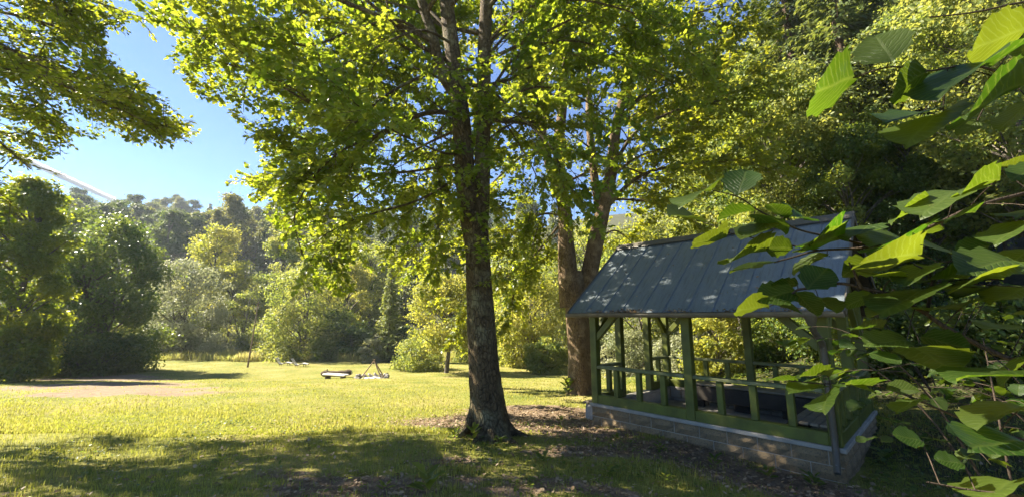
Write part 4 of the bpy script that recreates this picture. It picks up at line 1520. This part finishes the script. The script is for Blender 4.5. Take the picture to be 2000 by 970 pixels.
# log and bench by the fire place
ql = ground_px(656, 734)
lg = empty('fallen_log', ql, 'dark rough log lying beside the fire place', 'log', rz=.10)
T = Tubes()
P = spline([(-1.0, .1, .2), (-.3, .02, .17), (.4, 0, .2), (1.05, -.05, .25)], 12)
T.add(P, np.array([.10, .21, .22, .19, .20, .17, .18, .19, .18, .19, .19, .12]) * 1.02, 10, .06)
obj('bark', T.mesh('bark', M['log']), lg)
T = Tubes()
T.add([P[-1] - (0.0, 0, 0), P[-1] + (.012, 0, .002)], [.15, .02], 10)
obj('cut_end', T.mesh('cut_end', M['palewood']), lg)
T = Tubes()
T.add([P[2], P[2] + (.02, -.05, .3)], [.07, .03], 6)
obj('branch_stub', T.mesh('branch_stub', M['log']), lg)
qb = ground_px(655, 738.5)
bb = empty('split_log_bench', qb, 'low pale sunlit split log bench in front of the dark log', 'bench', rz=-.35)
me = bev_box('seat', (1.75, .46, .08), M['palewood'], .02, .006)
place('seat', me, (0, 0, .25), bb, (0.0, .0, 0))
for x in (-.6, .6):
    place('leg', bev_box('leg', (.2, .3, .30), M['log'], .02, .008), (x, 0, .06), bb)

# two wavy loungers
def lounger_parts(parent):
    """a curved slatted lounger: x along the body, back rest at -x"""
    prof = spline([(-.80, .86), (-.62, .62), (-.42, .34), (-.22, .22), (.05, .26), (.35, .36), (.60, .34), (.92, .24)], 18)
    for s in (-.27, .27):
        V, Fq = [], []
        for x, z in prof:
            V += [(x, s - .022, z), (x, s + .022, z), (x, s + .022, z - .09), (x, s - .022, z - .09)]
        for k in range(len(prof) - 1):
            for i in range(4):
                Fq.append((k * 4 + i, k * 4 + (i + 1) % 4, (k + 1) * 4 + (i + 1) % 4, (k + 1) * 4 + i))
        Fq += [(0, 1, 2, 3), tuple((len(prof) - 1) * 4 + i for i in (3, 2, 1, 0))]
        obj('side_frame', mesh_poly('side_frame', V, Fq, M['woodgrey']), parent)
        for x in (-.3, .55):
            beam('leg', (x, s, -.05), (x, s, .25), .05, .06, M['woodgrey'], parent, .004)
    sm = bev_box('slat', (.085, .64, .022), M['palewood'], .004)
    for k in range(17):
        a, b = prof[k], prof[k + 1]
        m_ = (a + b) / 2
        place('slat', sm, (m_[0], 0, m_[1] + .013), parent, (0, -math.atan2(b[1] - a[1], b[0] - a[0]), 0))


for (u, v, lab) in ((553, 713, 'left one of two wavy wooden loungers by the tall grass'), (584, 715, 'right one of two wavy wooden loungers, nearer the fire place')):
    p = ground_px(u, v)
    lo = empty('lounger', p, lab, 'lounger', rz=.12, group='wooden loungers on the meadow')
    lo.scale = (.8, .8, .8)
    lounger_parts(lo)


# ------------------------------------------------------------------ grass, litter and weeds
def in_view(x, y, z, m=60):
    u, v, d = project(np.stack([x, y, z], -1))
    return (u > -m) & (u < 2000 + m) & (v > 0) & (v < 970 + m * 2) & (d > .3)


PAVc = PAV_O + pu * L / 2 + pw * W / 2


def off_pavilion(x, y, m=.05):
    dx, dy = x - PAVc[0], y - PAVc[1]
    a = abs(dx * pu[0] + dy * pu[1]) < L / 2 + m
    b = abs(dx * pw[0] + dy * pw[1]) < W / 2 + m
    return ~(a & b)


def blades(n, ymin, ymax, hmin, hmax, wid, xr, mask=None, name='grass', mat='grass', bend=.5, pw_=2.0, tufts=0, tint_mu=.42):
    t = rng.uniform(0, 1, n) ** pw_
    y = ymin + (ymax - ymin) * t
    x = rng.uniform(xr[0], xr[1], n) * (y + 1.5)
    if tufts:
        c = rng.integers(0, max(1, n // tufts), n)
        x = x[c] + rng.normal(0, .035, n) * (1 + y[c] * .03)
        y = y[c] + rng.normal(0, .035, n) * (1 + y[c] * .03)
    z = G(x, y)
    ok = in_view(x, y, z) & off_pavilion(x, y)
    if mask is not None:
        ok &= mask(x, y)
    x, y, z = x[ok], y[ok], z[ok]
    n = len(x)
    pn = .5 + .5 * np.sin(x * 1.3 + 2 * np.sin(y * .7)) * np.sin(y * 1.1 + 1.5 * np.sin(x * .5))
    h = rng.uniform(hmin, hmax, n) * (.65 + .7 * pn)
    az = rng.uniform(0, 6.283, n)
    d = np.stack([np.cos(az), np.sin(az), np.zeros(n)], 1)
    s = np.stack([-np.sin(az), np.cos(az), np.zeros(n)], 1)
    w = (wid * rng.uniform(.6, 1.4, n))[:, None]
    b0 = np.stack([x, y, z - .005], 1)
    bd = (h * rng.uniform(.1, 1, n) * bend)[:, None]
    mid = b0 + d * bd * .35 + UP * (h * .6)[:, None]
    tip = b0 + d * bd + UP * (h * rng.uniform(.75, 1.0, n))[:, None]
    V = np.stack([b0 - s * w, b0 + s * w, mid + s * w * .8, mid - s * w * .8, tip], 1).reshape(-1, 3)
    k = np.arange(n) * 5
    Fa = np.concatenate([np.stack([k, k + 1, k + 2], 1), np.stack([k, k + 2, k + 3], 1), np.stack([k + 3, k + 2, k + 4], 1)])
    tint = np.clip(tint_mu + .35 * (pn - .5) + rng.normal(0, .2, n), 0, 1)
    me = mesh_poly(name, V, Fa, M[mat], attrs=[('tint', 'FACE', np.tile(tint, 3))])
    obj(name, me, kind='stuff', label={'grass': 'short sunlit grass of the lawn and meadow', 'tall_grass': 'tall dry grass along the far edge of the meadow', 'undergrowth': 'low green plants on the shaded forest floor'}[name], cat='grass')
    return n


def lawn_ok(x, y):
    d = np.maximum(np.maximum(dirt_mask(x, y), pale_mask(x, y) * 1.1), 0)
    pt = .5 + .5 * np.sin(x * 2.1 + 3 * np.sin(y * 1.3)) * np.sin(y * 2.7 + 2 * np.sin(x * .9))
    return (rng.uniform(0, 1, len(x)) > np.clip(d * 1.15, 0, .97)) & (x < 7.5 + 2 * rng.uniform(0, 1, len(x))) & (rng.uniform(0, 1, len(x)) > .35 * pt)


print('blades', blades(150000, 2.6, 11, .03, .085, .0035, (-1.45, 1.3), lawn_ok, tufts=5, pw_=1.25),
      blades(125000, 7.5, 46, .03, .075, .009, (-1.45, .75), lawn_ok, pw_=1.7, tint_mu=.5))


def rough_ok(x, y):
    u, v, d = project(np.stack([x, y, G(x, y)], -1))
    return (u > 260) & (u < 1120) & (y > 42.3 + .9 * np.sin(x * .5) + .5 * np.sin(x * 1.3 + 1)) & (rng.uniform(0, 1, len(x)) < .55 + .45 * np.sin(x * .8 + y))


blades(40000, 41.2, 46.5, .5, 1.05, .022, (-1.02, .2), rough_ok, 'tall_grass', 'drygrass', .5, 1.0, tint_mu=.38)
# broad-leaved ground cover right of the pavilion
n = 26000
gx_ = rng.uniform(4.5, 15, n); gy_ = rng.uniform(1.8, 22, n)
gz_ = G(gx_, gy_)
ok = in_view(gx_, gy_, gz_) & off_pavilion(gx_, gy_, .1) & (rng.uniform(0, 1, n) < .35 + .65 * (np.sin(gx_ * 1.7) * np.sin(gy_ * 1.3) > -.2))
P_ = np.stack([gx_, gy_, gz_ + rng.uniform(.02, .22, n)], 1)[ok]
n = len(P_)
me = leaf_mesh('undergrowth', P_, unit(rng.normal(0, 1, (n, 3)) * (1, 1, .3)), unit(UP + rng.normal(0, .35, (n, 3))), rng.uniform(.05, .11, n), rng.uniform(0, 1, n), OVAL, M['shade_leaf'])
obj('undergrowth', me, kind='stuff', label='low green plants covering the shaded ground right of the pavilion', cat='undergrowth')
n = 16000
gx_ = rng.uniform(-7, 5.5, n); gy_ = rng.uniform(3.0, 9.5, n)
gz_ = G(gx_, gy_)
pn_ = np.sin(gx_ * 1.9 + 2 * np.sin(gy_ * 1.1)) * np.sin(gy_ * 2.3 + gx_)
ok = in_view(gx_, gy_, gz_) & off_pavilion(gx_, gy_, .1) & (rng.uniform(0, 1, n) < np.clip(.12 + pn_, .06, .9))
P_ = np.stack([gx_, gy_, gz_ + rng.uniform(.02, .07, n)], 1)[ok]
n = len(P_)
me = leaf_mesh('clover', P_, unit(rng.normal(0, 1, (n, 3)) * (1, 1, .3)), unit(UP + rng.normal(0, .35, (n, 3))), rng.uniform(.025, .06, n), rng.uniform(0, .8, n), OVAL, M['shade_leaf'])
obj('clover', me, kind='stuff', label='patches of clover and small broad leaves in the near lawn', cat='clover')
# fallen leaves on the trodden ground
n = 26000
lx = rng.uniform(-5, 7.5, n); ly = rng.uniform(2.8, 10.5, n)
lz = G(lx, ly)
ok = in_view(lx, ly, lz) & off_pavilion(lx, ly, .03) & (rng.uniform(0, 1, n) < .14 + dirt_mask(lx, ly) * .86)
P_ = np.stack([lx, ly, lz + rng.uniform(.006, .03, n)], 1)[ok]
n = len(P_)
me = leaf_mesh('fallen_leaves', P_, unit(rng.normal(0, 1, (n, 3)) * (1, 1, .25)), unit(UP + rng.normal(0, .4, (n, 3))), rng.uniform(.025, .075, n), rng.uniform(0, 1, n), OVAL, M['litter'])
obj('fallen_leaves', me, kind='stuff', label='brown fallen leaves strewn over the trodden ground before the pavilion', cat='leaves')
# leaves caught in the gutter and on the eave
n = 520
sx = rng.choice((1.05, 1.28, .55, 3.1, 2.1, 3.8), n) + rng.normal(0, .16, n)
sy = EAVE_Y + rng.uniform(-.07, .06, n)
sx[440:] = rng.uniform(0, L, 80)
sy[440:] = EAVE_Y + rng.uniform(.05, 1.9, 80)
ex = PAV_FL[0] + sx * -pu[0] + sy * pw[0]
ey = PAV_FL[1] + sx * -pu[1] + sy * pw[1]
P_ = np.stack([ex, ey, PAV_Z + EAVE_Z + np.clip(sy - EAVE_Y, 0, 3) * math.tan(PA) + rng.uniform(.005, .025, n)], 1)
me = leaf_mesh('gutter_leaves', P_, unit(rng.normal(0, 1, (n, 3)) * (1, 1, .4)), unit(UP + rng.normal(0, .6, (n, 3))), rng.uniform(.03, .06, n), rng.uniform(0, 1, n), OVAL, M['litter'])
obj('gutter_leaves', me, kind='stuff', label='reddish dead leaves caught along the front gutter of the pavilion', cat='leaves')


# broad-leaved weeds
def weed(u, v, label, nl, size, cat='plant', Yoff=0.0, mat='shade_leaf'):
    p = ground_px(u, v)
    e = empty('weed', p, label, cat, rng.uniform(0, 6))
    mes = [mesh_poly('leaf', OVAL[0] * (1, .9, 1.6), OVAL[1], M[mat], attrs=[('tint', 'FACE', np.full(2, k))]) for k in (.2, .5, .9)]
    for i in range(nl):
        o = obj('leaf', mes[i % 3], e)
        az = i * 2.4
        o.location = (.02 * math.cos(az), .02 * math.sin(az), .02 + .012 * i * size / .12)
        o.rotation_euler = (rng.normal(0, .2), -rng.uniform(.2, 1.0), az)
        o.scale = (size * rng.uniform(.7, 1.2),) * 3


weed(835, 962, 'bright broad-leaved weed at the lower edge of the lawn', 9, .20)
weed(752, 958, 'small pale weed on the bare patch at the bottom', 7, .09)
weed(925, 862, 'leafy seedling at the foot of the big maple', 12, .15)
weed(975, 868, 'low dark plant right of the maple foot', 9, .12)
weed(888, 858, 'leafy weed at the left root of the big maple', 10, .13)
weed(1110, 770, 'tuft of green shoots at the foot of the pale maple', 14, .28)
weed(1095, 822, 'small weed in the litter before the wooden step', 8, .10)
weed(1300, 945, 'clover-like weed in the sun patch before the pavilion', 9, .10)
weed(1190, 930, 'low weed on the shaded ground before the pavilion wall', 9, .10)


for u, v, nl, sz, lab in ((1205, 862, 8, .10, 'weed at the wall foot nearest the wooden step'), (1292, 884, 9, .11, 'weed under the second baluster at the wall foot'), (1395, 912, 10, .12, 'weed at the middle of the pavilion wall foot'),
                          (1500, 934, 9, .12, 'weed at the wall foot towards the downpipe'), (1590, 952, 10, .13, 'leafy weed just left of the downpipe shoe'), (1730, 905, 11, .16, 'leafy plant beside the right-hand wall of the pavilion'),
                          (1800, 880, 12, .17, 'larger leafy plant on the shaded ground right of the pavilion'), (1060, 905, 8, .11, 'broad weed in the dappled lawn right of the maple'), (430, 905, 8, .09, 'small weed in the shaded strip of lawn')):
    weed(u, v, lab, nl, sz)

# ------------------------------------------------------------------ hazel in the foreground
def hazel_leaf_mesh(seed):
    r = np.random.default_rng(seed)
    ts = [0, .06, .16, .28, .40, .52, .64, .75, .85, .93, 1.0]
    wd = [.0, .25, .39, .46, .50, .50, .45, .37, .26, .13, .0]
    V, UV = [], []
    fold, curl = r.uniform(.08, .3), r.uniform(.08, .3)
    def zz(x, y):
        return fold * abs(y) - curl * x * x + .02 * math.sin(9 * x + 3 * abs(y))
    rows = []
    for k, (t, w) in enumerate(zip(ts, wd)):
        row = []
        for s in (-1, 0, 1):
            y = s * w * (1 + (.085 * (-1) ** k if s else 0))
            x = t - (.06 * abs(s) if t < .1 else 0) + (.05 * abs(s) * (1 if k % 2 else .2) if 0 < k < 10 else 0)
            row.append(len(V)); V.append((x, y, zz(t, y) + .05 * math.sin(4.5 * t + seed) * s + (r.normal(0, .012) if abs(s) == 1 else 0))); UV.append((t, y))
        rows.append(row)
    Fq = []
    for k in range(len(ts) - 1):
        for i in range(2):
            q = [rows[k][i], rows[k + 1][i], rows[k + 1][i + 1], rows[k][i + 1]]
            Fq.append(tuple(q))
    return mesh_poly('leaf', V, Fq, M['hazel'], smooth=True, uv=UV)


hz_mesh = [hazel_leaf_mesh(k) for k in range(7)]
HB = np.array((2.3, .55))
hz = empty('hazel_bush', (HB[0], HB[1], Gf(*HB)), 'hazel bush whose big leafy branches reach in close from the right edge', 'bush')
hz_off = np.array(hz.location)
HT = Tubes()
branches = [
    ([(2250, 215, .9), (2080, 190, .88), (1985, 155, .86), (1900, 128, .85), (1810, 139, .86), (1740, 131, .88), (1666, 152, .92)], .0035),
    ([(2250, -60, 1.6), (2080, -10, 1.55), (1980, 8, 1.5), (1900, 25, 1.5), (1815, 34, 1.5)], .006),
    ([(2250, 330, 1.05), (2080, 360, 1.08), (2000, 378, 1.1), (1900, 405, 1.12), (1830, 437, 1.14), (1770, 462, 1.15), (1690, 483, 1.18), (1600, 489, 1.22), (1545, 503, 1.25), (1512, 512, 1.26)], .0065),
    ([(1690, 478, 1.18), (1640, 466, 1.18), (1572, 452, 1.17), (1530, 435, 1.15), (1480, 410, 1.13), (1442, 385, 1.12), (1392, 372, 1.12)], .0035),
    ([(1600, 489, 1.22), (1540, 478, 1.24), (1480, 466, 1.25), (1425, 455, 1.28)], .003),
    ([(2250, 830, .85), (2080, 745, .92), (2000, 712, .95), (1930, 682, .98), (1850, 640, 1.0), (1800, 607, 1.02), (1740, 575, 1.04), (1690, 563, 1.06), (1640, 553, 1.08), (1578, 562, 1.12), (1553, 568, 1.14), (1535, 590, 1.16)], .0075),
    ([(1810, 612, 1.02), (1818, 570, 1.0), (1820, 545, .98), (1817, 530, .96), (1832, 512, .95)], .004),
    ([(1817, 530, .96), (1785, 516, .95)], .003),
    ([(1682, 562, 1.06), (1668, 530, 1.05), (1658, 512, 1.04)], .0045),
    ([(2250, 960, .9), (2080, 880, .95), (1950, 845, 1.0), (1850, 805, 1.03), (1780, 775, 1.05), (1730, 757, 1.08), (1680, 750, 1.1), (1600, 748, 1.14), (1540, 742, 1.18)], .004),
    ([(2250, 1060, .8), (2080, 985, .82), (1990, 968, .85), (1890, 955, .88), (1810, 940, .9)], .004),
]
bpts = []
for pts, r in branches:
    P = px_path(pts, len(pts) * 5)
    HT.add(P, np.linspace(r, max(.0015, r * .4), len(P)), 6)
    bpts.append(P)
bpts_all = np.concatenate(bpts)
stem_top = np.array((HB[0] + .1, HB[1] + .05, 1.6))
for z0_, bpt in ((.7, bpts[5][0]), (1.0, bpts[2][0]), (1.2, bpts[0][0]), (1.5, bpts[1][0]), (.5, bpts[9][0]), (.4, bpts[10][0])):
    HT.add(spline([(HB[0] + rng.normal(0, .1), HB[1] + rng.normal(0, .1), Gf(*HB) - .05), (HB[0] + rng.normal(0, .08), HB[1], z0_ * .6), bpt], 10), np.linspace(.014, .006, 10), 7)
HL = [  # base u v, tip u v, apparent width, depth
    (1740, 118, 1702, 55, 112, .86), (1666, 152, 1562, 183, 46, .92), (1809, 143, 1712, 190, 62, .86), (1925, 128, 1803, 160, 42, .82), (2010, 55, 1867, 100, 72, .80),
    (1992, 168, 1842, 226, 74, .76), (1803, 221, 1716, 226, 24, .95), (1842, 221, 1746, 258, 34, .9), (1908, 238, 1866, 264, 34, .9), (2015, 200, 1935, 256, 46, .8), (2010, 118, 1958, 148, 34, .9), (2040, 95, 1950, 75, 60, .95),
    (1392, 369, 1307, 380, 32, 1.12), (1442, 379, 1458, 318, 78, 1.1), (1473, 413, 1392, 417, 30, 1.14), (1506, 430, 1437, 462, 40, 1.16), (1472, 420, 1546, 452, 40, 1.12), (1530, 427, 1505, 386, 30, 1.15), (1532, 425, 1581, 413, 34, 1.14),
    (1416, 463, 1339, 470, 32, 1.26), (1420, 445, 1376, 453, 20, 1.3), (1360, 430, 1311, 407, 18, 1.35), (1494, 489, 1405, 494, 30, 1.24), (1546, 485, 1488, 479, 28, 1.22), (1646, 461, 1543, 478, 42, 1.16), (1640, 450, 1550, 459, 26, 1.18),
    (1815, 394, 1714, 426, 34, 1.1), (1870, 373, 1780, 413, 36, 1.06), (1947, 352, 1850, 372, 50, 1.0), (2030, 322, 1968, 350, 40, .95), (2010, 325, 1938, 311, 36, 1.1), (1942, 324, 1892, 332, 22, 1.15),
    (1800, 458, 1682, 478, 26, 1.1), (1868, 497, 1798, 462, 66, 1.02), (2015, 430, 1922, 470, 52, .95), (1842, 447, 1778, 450, 20, 1.15), (2015, 488, 1942, 520, 50, .95), (1795, 498, 1650, 502, 46, 1.0), (1702, 440, 1648, 462, 36, 1.15),
    (1512, 512, 1411, 526, 22, 1.26), (1616, 500, 1535, 525, 34, 1.2), (1579, 562, 1622, 512, 72, 1.1), (1557, 555, 1498, 551, 17, 1.16), (1553, 569, 1470, 580, 32, 1.15), (1497, 600, 1422, 594, 22, 1.2), (1555, 574, 1608, 610, 30, 1.12), (1515, 594, 1576, 607, 18, 1.16),
    (1706, 575, 1640, 591, 30, 1.06), (1692, 510, 1630, 536, 34, 1.05), (1600, 585, 1640, 600, 20, 1.1),
    (1822, 564, 1690, 582, 42, .98), (1812, 518, 1752, 550, 44, .96), (1972, 508, 1862, 522, 46, .9), (1952, 544, 1828, 552, 32, .92), (1772, 664, 1678, 662, 48, .95), (1780, 678, 1872, 702, 40, .92), (1802, 658, 1905, 676, 34, .95), (1700, 690, 1770, 705, 34, .96), (1740, 545, 1690, 520, 40, 1.0),
    (2020, 640, 1912, 628, 18, .95), (2020, 615, 1958, 604, 18, .98), (1975, 724, 1848, 726, 34, .86), (2015, 700, 1930, 745, 36, .86), (2010, 560, 1925, 585, 30, .9), (1880, 600, 1800, 590, 26, .98),
    (1617, 733, 1550, 722, 20, 1.14), (1556, 744, 1488, 734, 20, 1.18), (1612, 754, 1528, 757, 22, 1.14), (1622, 764, 1586, 789, 14, 1.12), (1642, 746, 1722, 762, 24, 1.08), (1700, 752, 1640, 738, 18, 1.08), (1732, 760, 1800, 752, 26, 1.04), (1790, 780, 1740, 800, 26, 1.04), (1650, 742, 1590, 735, 18, 1.1),
    (1765, 918, 1655, 905, 44, .88), (1862, 938, 1688, 946, 42, .82), (1870, 776, 1942, 790, 18, .95), (1910, 838, 1945, 845, 20, 1.0), (1880, 905, 1820, 890, 30, .9), (1800, 860, 1740, 842, 36, .95),
        (1992, 798, 1880, 808, 32, .95), (1995, 862, 1880, 858, 30, .92), (1955, 905, 1868, 925, 30, .92), (1985, 940, 1890, 955, 26, .9),
    (2040, 405, 1960, 400, 36, .98), (1900, 415, 1830, 425, 26, 1.1), (1760, 470, 1700, 455, 24, 1.14), (1930, 480, 1850, 500, 34, 1.0), (1880, 545, 1800, 530, 30, .98), (1760, 600, 1690, 610, 30, 1.0), (1930, 560, 1850, 575, 30, .95), (1720, 640, 1650, 632, 26, 1.05),
]
for (u0, v0, u1, v1, wpx, Y) in HL:
    wpx = wpx * 1.06
    if v0 > 640 and u0 > 1640 and rng.uniform() < .45:
        continue
    b = at(u0, v0, Y)
    t_ = at(u1, v1, Y * (1 + rng.uniform(-.07, .05)))
    a = t_ - b
    ln = np.linalg.norm(a)
    a = a / ln
    vd = unit((b + t_) / 2 - EYE)
    e1 = unit(np.cross(vd, a))
    best = None
    e2 = unit(vd - a * vd.dot(a))
    for th in np.linspace(-1.42, 1.42, 60):            # the roll about the midrib that shows the leaf this broad
        side = unit(e1 * math.cos(th) + e2 * math.sin(th))
        nn = np.cross(a, side)
        m_ = b + a * ln * .45
        pu_, pv_, _z = project(np.stack([m_ - side * ln * .48, m_ + side * ln * .48]))
        du, dv = u1 - u0, v1 - v0
        wd_ = abs((pu_[1] - pu_[0]) * dv - (pv_[1] - pv_[0]) * du) / math.hypot(du, dv)
        cost = abs(wd_ - wpx) / 10 - abs(nn[2]) * .8
        if best is None or cost < best[0]:
            best = (cost, side, nn, wd_)
    _, side, nn, wd_ = best
    wscale = min(1.6, max(1.0, wpx / wd_))
    if nn[2] < 0:
        nn, side = -nn, -side
    ln *= .88
    roll = rng.normal(0, .22)
    side, nn = side * math.cos(roll) + nn * math.sin(roll), nn * math.cos(roll) - side * math.sin(roll)
    o = obj('leaf', hz_mesh[rng.integers(7)], hz)
    o.location = b - hz_off
    o.rotation_euler = Matrix(((a[0], side[0], nn[0]), (a[1], side[1], nn[1]), (a[2], side[2], nn[2]))).to_euler()
    o.scale = (ln, ln * wscale, ln)
    dd = np.linalg.norm(bpts_all - b, axis=1)
    i = int(np.argmin(dd))
    if .004 < dd[i] < .16:
        HT.add([b + a * .01 * ln, (b * .5 + bpts_all[i] * .5) + UP * .004, bpts_all[i]], .0013, 4)
o = obj('branches', HT.mesh('branches', M['twig']), hz)
o.location = -hz_off

# a second, sunlit hazel a few steps further off
def hazel_shrub(x, y, n_stem, hgt, nleaf, label, size=.10, lean=(-.3, .0)):
    z = Gf(x, y)
    e = empty('hazel_shrub', (x, y, z), label, 'bush')
    T = Tubes()
    tips = []
    for s in range(n_stem):
        az = s * 2.4 + rng.normal(0, .3)
        d = np.array((math.cos(az) * .5 + lean[0], math.sin(az) * .5 + lean[1], 1.0))
        top = d * hgt * rng.uniform(.6, 1.0)
        top[2] = min(top[2], hgt)
        P = spline([(0, 0, -.05), top * .45 + UP * .12 * hgt, top], 12)
        T.add(P, np.linspace(.013, .004, 12), 6)
        for k in range(7):
            i = rng.integers(4, 11)
            d2 = unit(np.array((math.cos(az + rng.normal(0, 1.2)), math.sin(az + rng.normal(0, 1.2)), rng.normal(.05, .15))))
            lg_ = rng.uniform(.3, .7)
            Q = spline([P[i], P[i] + d2 * lg_ * .6, P[i] + d2 * lg_ - UP * .08], 6)
            T.add(Q, np.linspace(.004, .0015, 6), 4)
            tips.append(Q)
    obj('stems', T.mesh('stems', M['twig']), e)
    for k in range(nleaf):
        Q = tips[rng.integers(len(tips))]
        i = rng.integers(1, 6)
        d = unit(Q[-1] - Q[0])
        a = unit(rot_about(d, UP, rng.choice((-1, 1)) * rng.uniform(.2, 1.1)) - UP * rng.uniform(.0, .4))
        nn = unit(UP + rng.normal(0, .3, 3))
        nn = unit(nn - a * nn.dot(a))
        sd = np.cross(nn, a)
        o = obj('leaf', hz_mesh[rng.integers(7)], e)
        o.location = Q[i] + a * .015
        o.rotation_euler = Matrix(((a[0], sd[0], nn[0]), (a[1], sd[1], nn[1]), (a[2], sd[2], nn[2]))).to_euler()
        o.scale = (size * rng.uniform(.7, 1.25),) * 3


hazel_shrub(4.1, 3.6, 6, 2.6, 200, 'sunlit hazel shrub with bright leaves behind the near branches', .11, (-.12, .0))
hazel_shrub(5.6, 4.2, 6, 2.2, 170, 'hazel shrub at the right edge, lower and deeper in shade', .11, (-.1, .0))
hazel_shrub(8.6, 8.5, 6, 3.0, 160, 'hazel shrub beyond the right-hand end of the pavilion', .13, (-.1, 0))

# ------------------------------------------------------------------ vapour trail, high and far
vm = bpy.data.materials.new('vapour')
vm.use_nodes = True
vm.node_tree.nodes.remove(vm.node_tree.nodes['Principled BSDF'])
vv = vm.node_tree.nodes.new('ShaderNodeVolumePrincipled')
vv.inputs['Color'].default_value = (.97, .97, .97, 1)
vv.inputs['Density'].default_value = .022
vv.inputs['Anisotropy'].default_value = .6
vm.node_tree.links.new(vv.outputs[0], vm.node_tree.nodes['Material Output'].inputs['Volume'])
M['vapour'] = vm
T = Tubes()
cA, cB = at(-60, 262, 9000), at(222, 391, 9600)
P = np.array([cA + (cB - cA) * f for f in np.linspace(0, 1, 40)])
T.add(P, np.linspace(80, 66, 40), 12, .10)
for Vt in T.V:
    pass
_e = T.n
T.V.append(np.array([cA, cB]))
T.Q.append(np.array([[_e, (k + 1) % 12, k, k] for k in range(0)], int).reshape(0, 4))
T.n += 2
vq = [tuple(q_) for q_ in np.concatenate(T.Q).tolist()] + [(_e, (k + 1) % 12, k) for k in range(12)] + [(_e + 1, 39 * 12 + k, 39 * 12 + (k + 1) % 12) for k in range(12)]
obj('vapour_trail', mesh_poly('vapour_trail', np.concatenate(T.V), vq, M['vapour'], True), label='white vapour trail crossing the blue sky above the hill', cat='vapour trail', kind='stuff')

# ------------------------------------------------------------------ air
HAZE = 0.00036
m = bpy.data.materials.new('haze')
m.use_nodes = True
m.node_tree.nodes.remove(m.node_tree.nodes['Principled BSDF'])
vol = m.node_tree.nodes.new('ShaderNodeVolumePrincipled')
vol.inputs['Color'].default_value = (.80, .90, 1.0, 1)
vol.inputs['Density'].default_value = HAZE
vol.inputs['Anisotropy'].default_value = .25
m.node_tree.links.new(vol.outputs[0], m.node_tree.nodes['Material Output'].inputs['Volume'])
V, Fq = box_np(-430, 430, -70, 530, -8, 96)
obj('haze', mesh_poly('haze', V, Fq, m), kind='stuff')
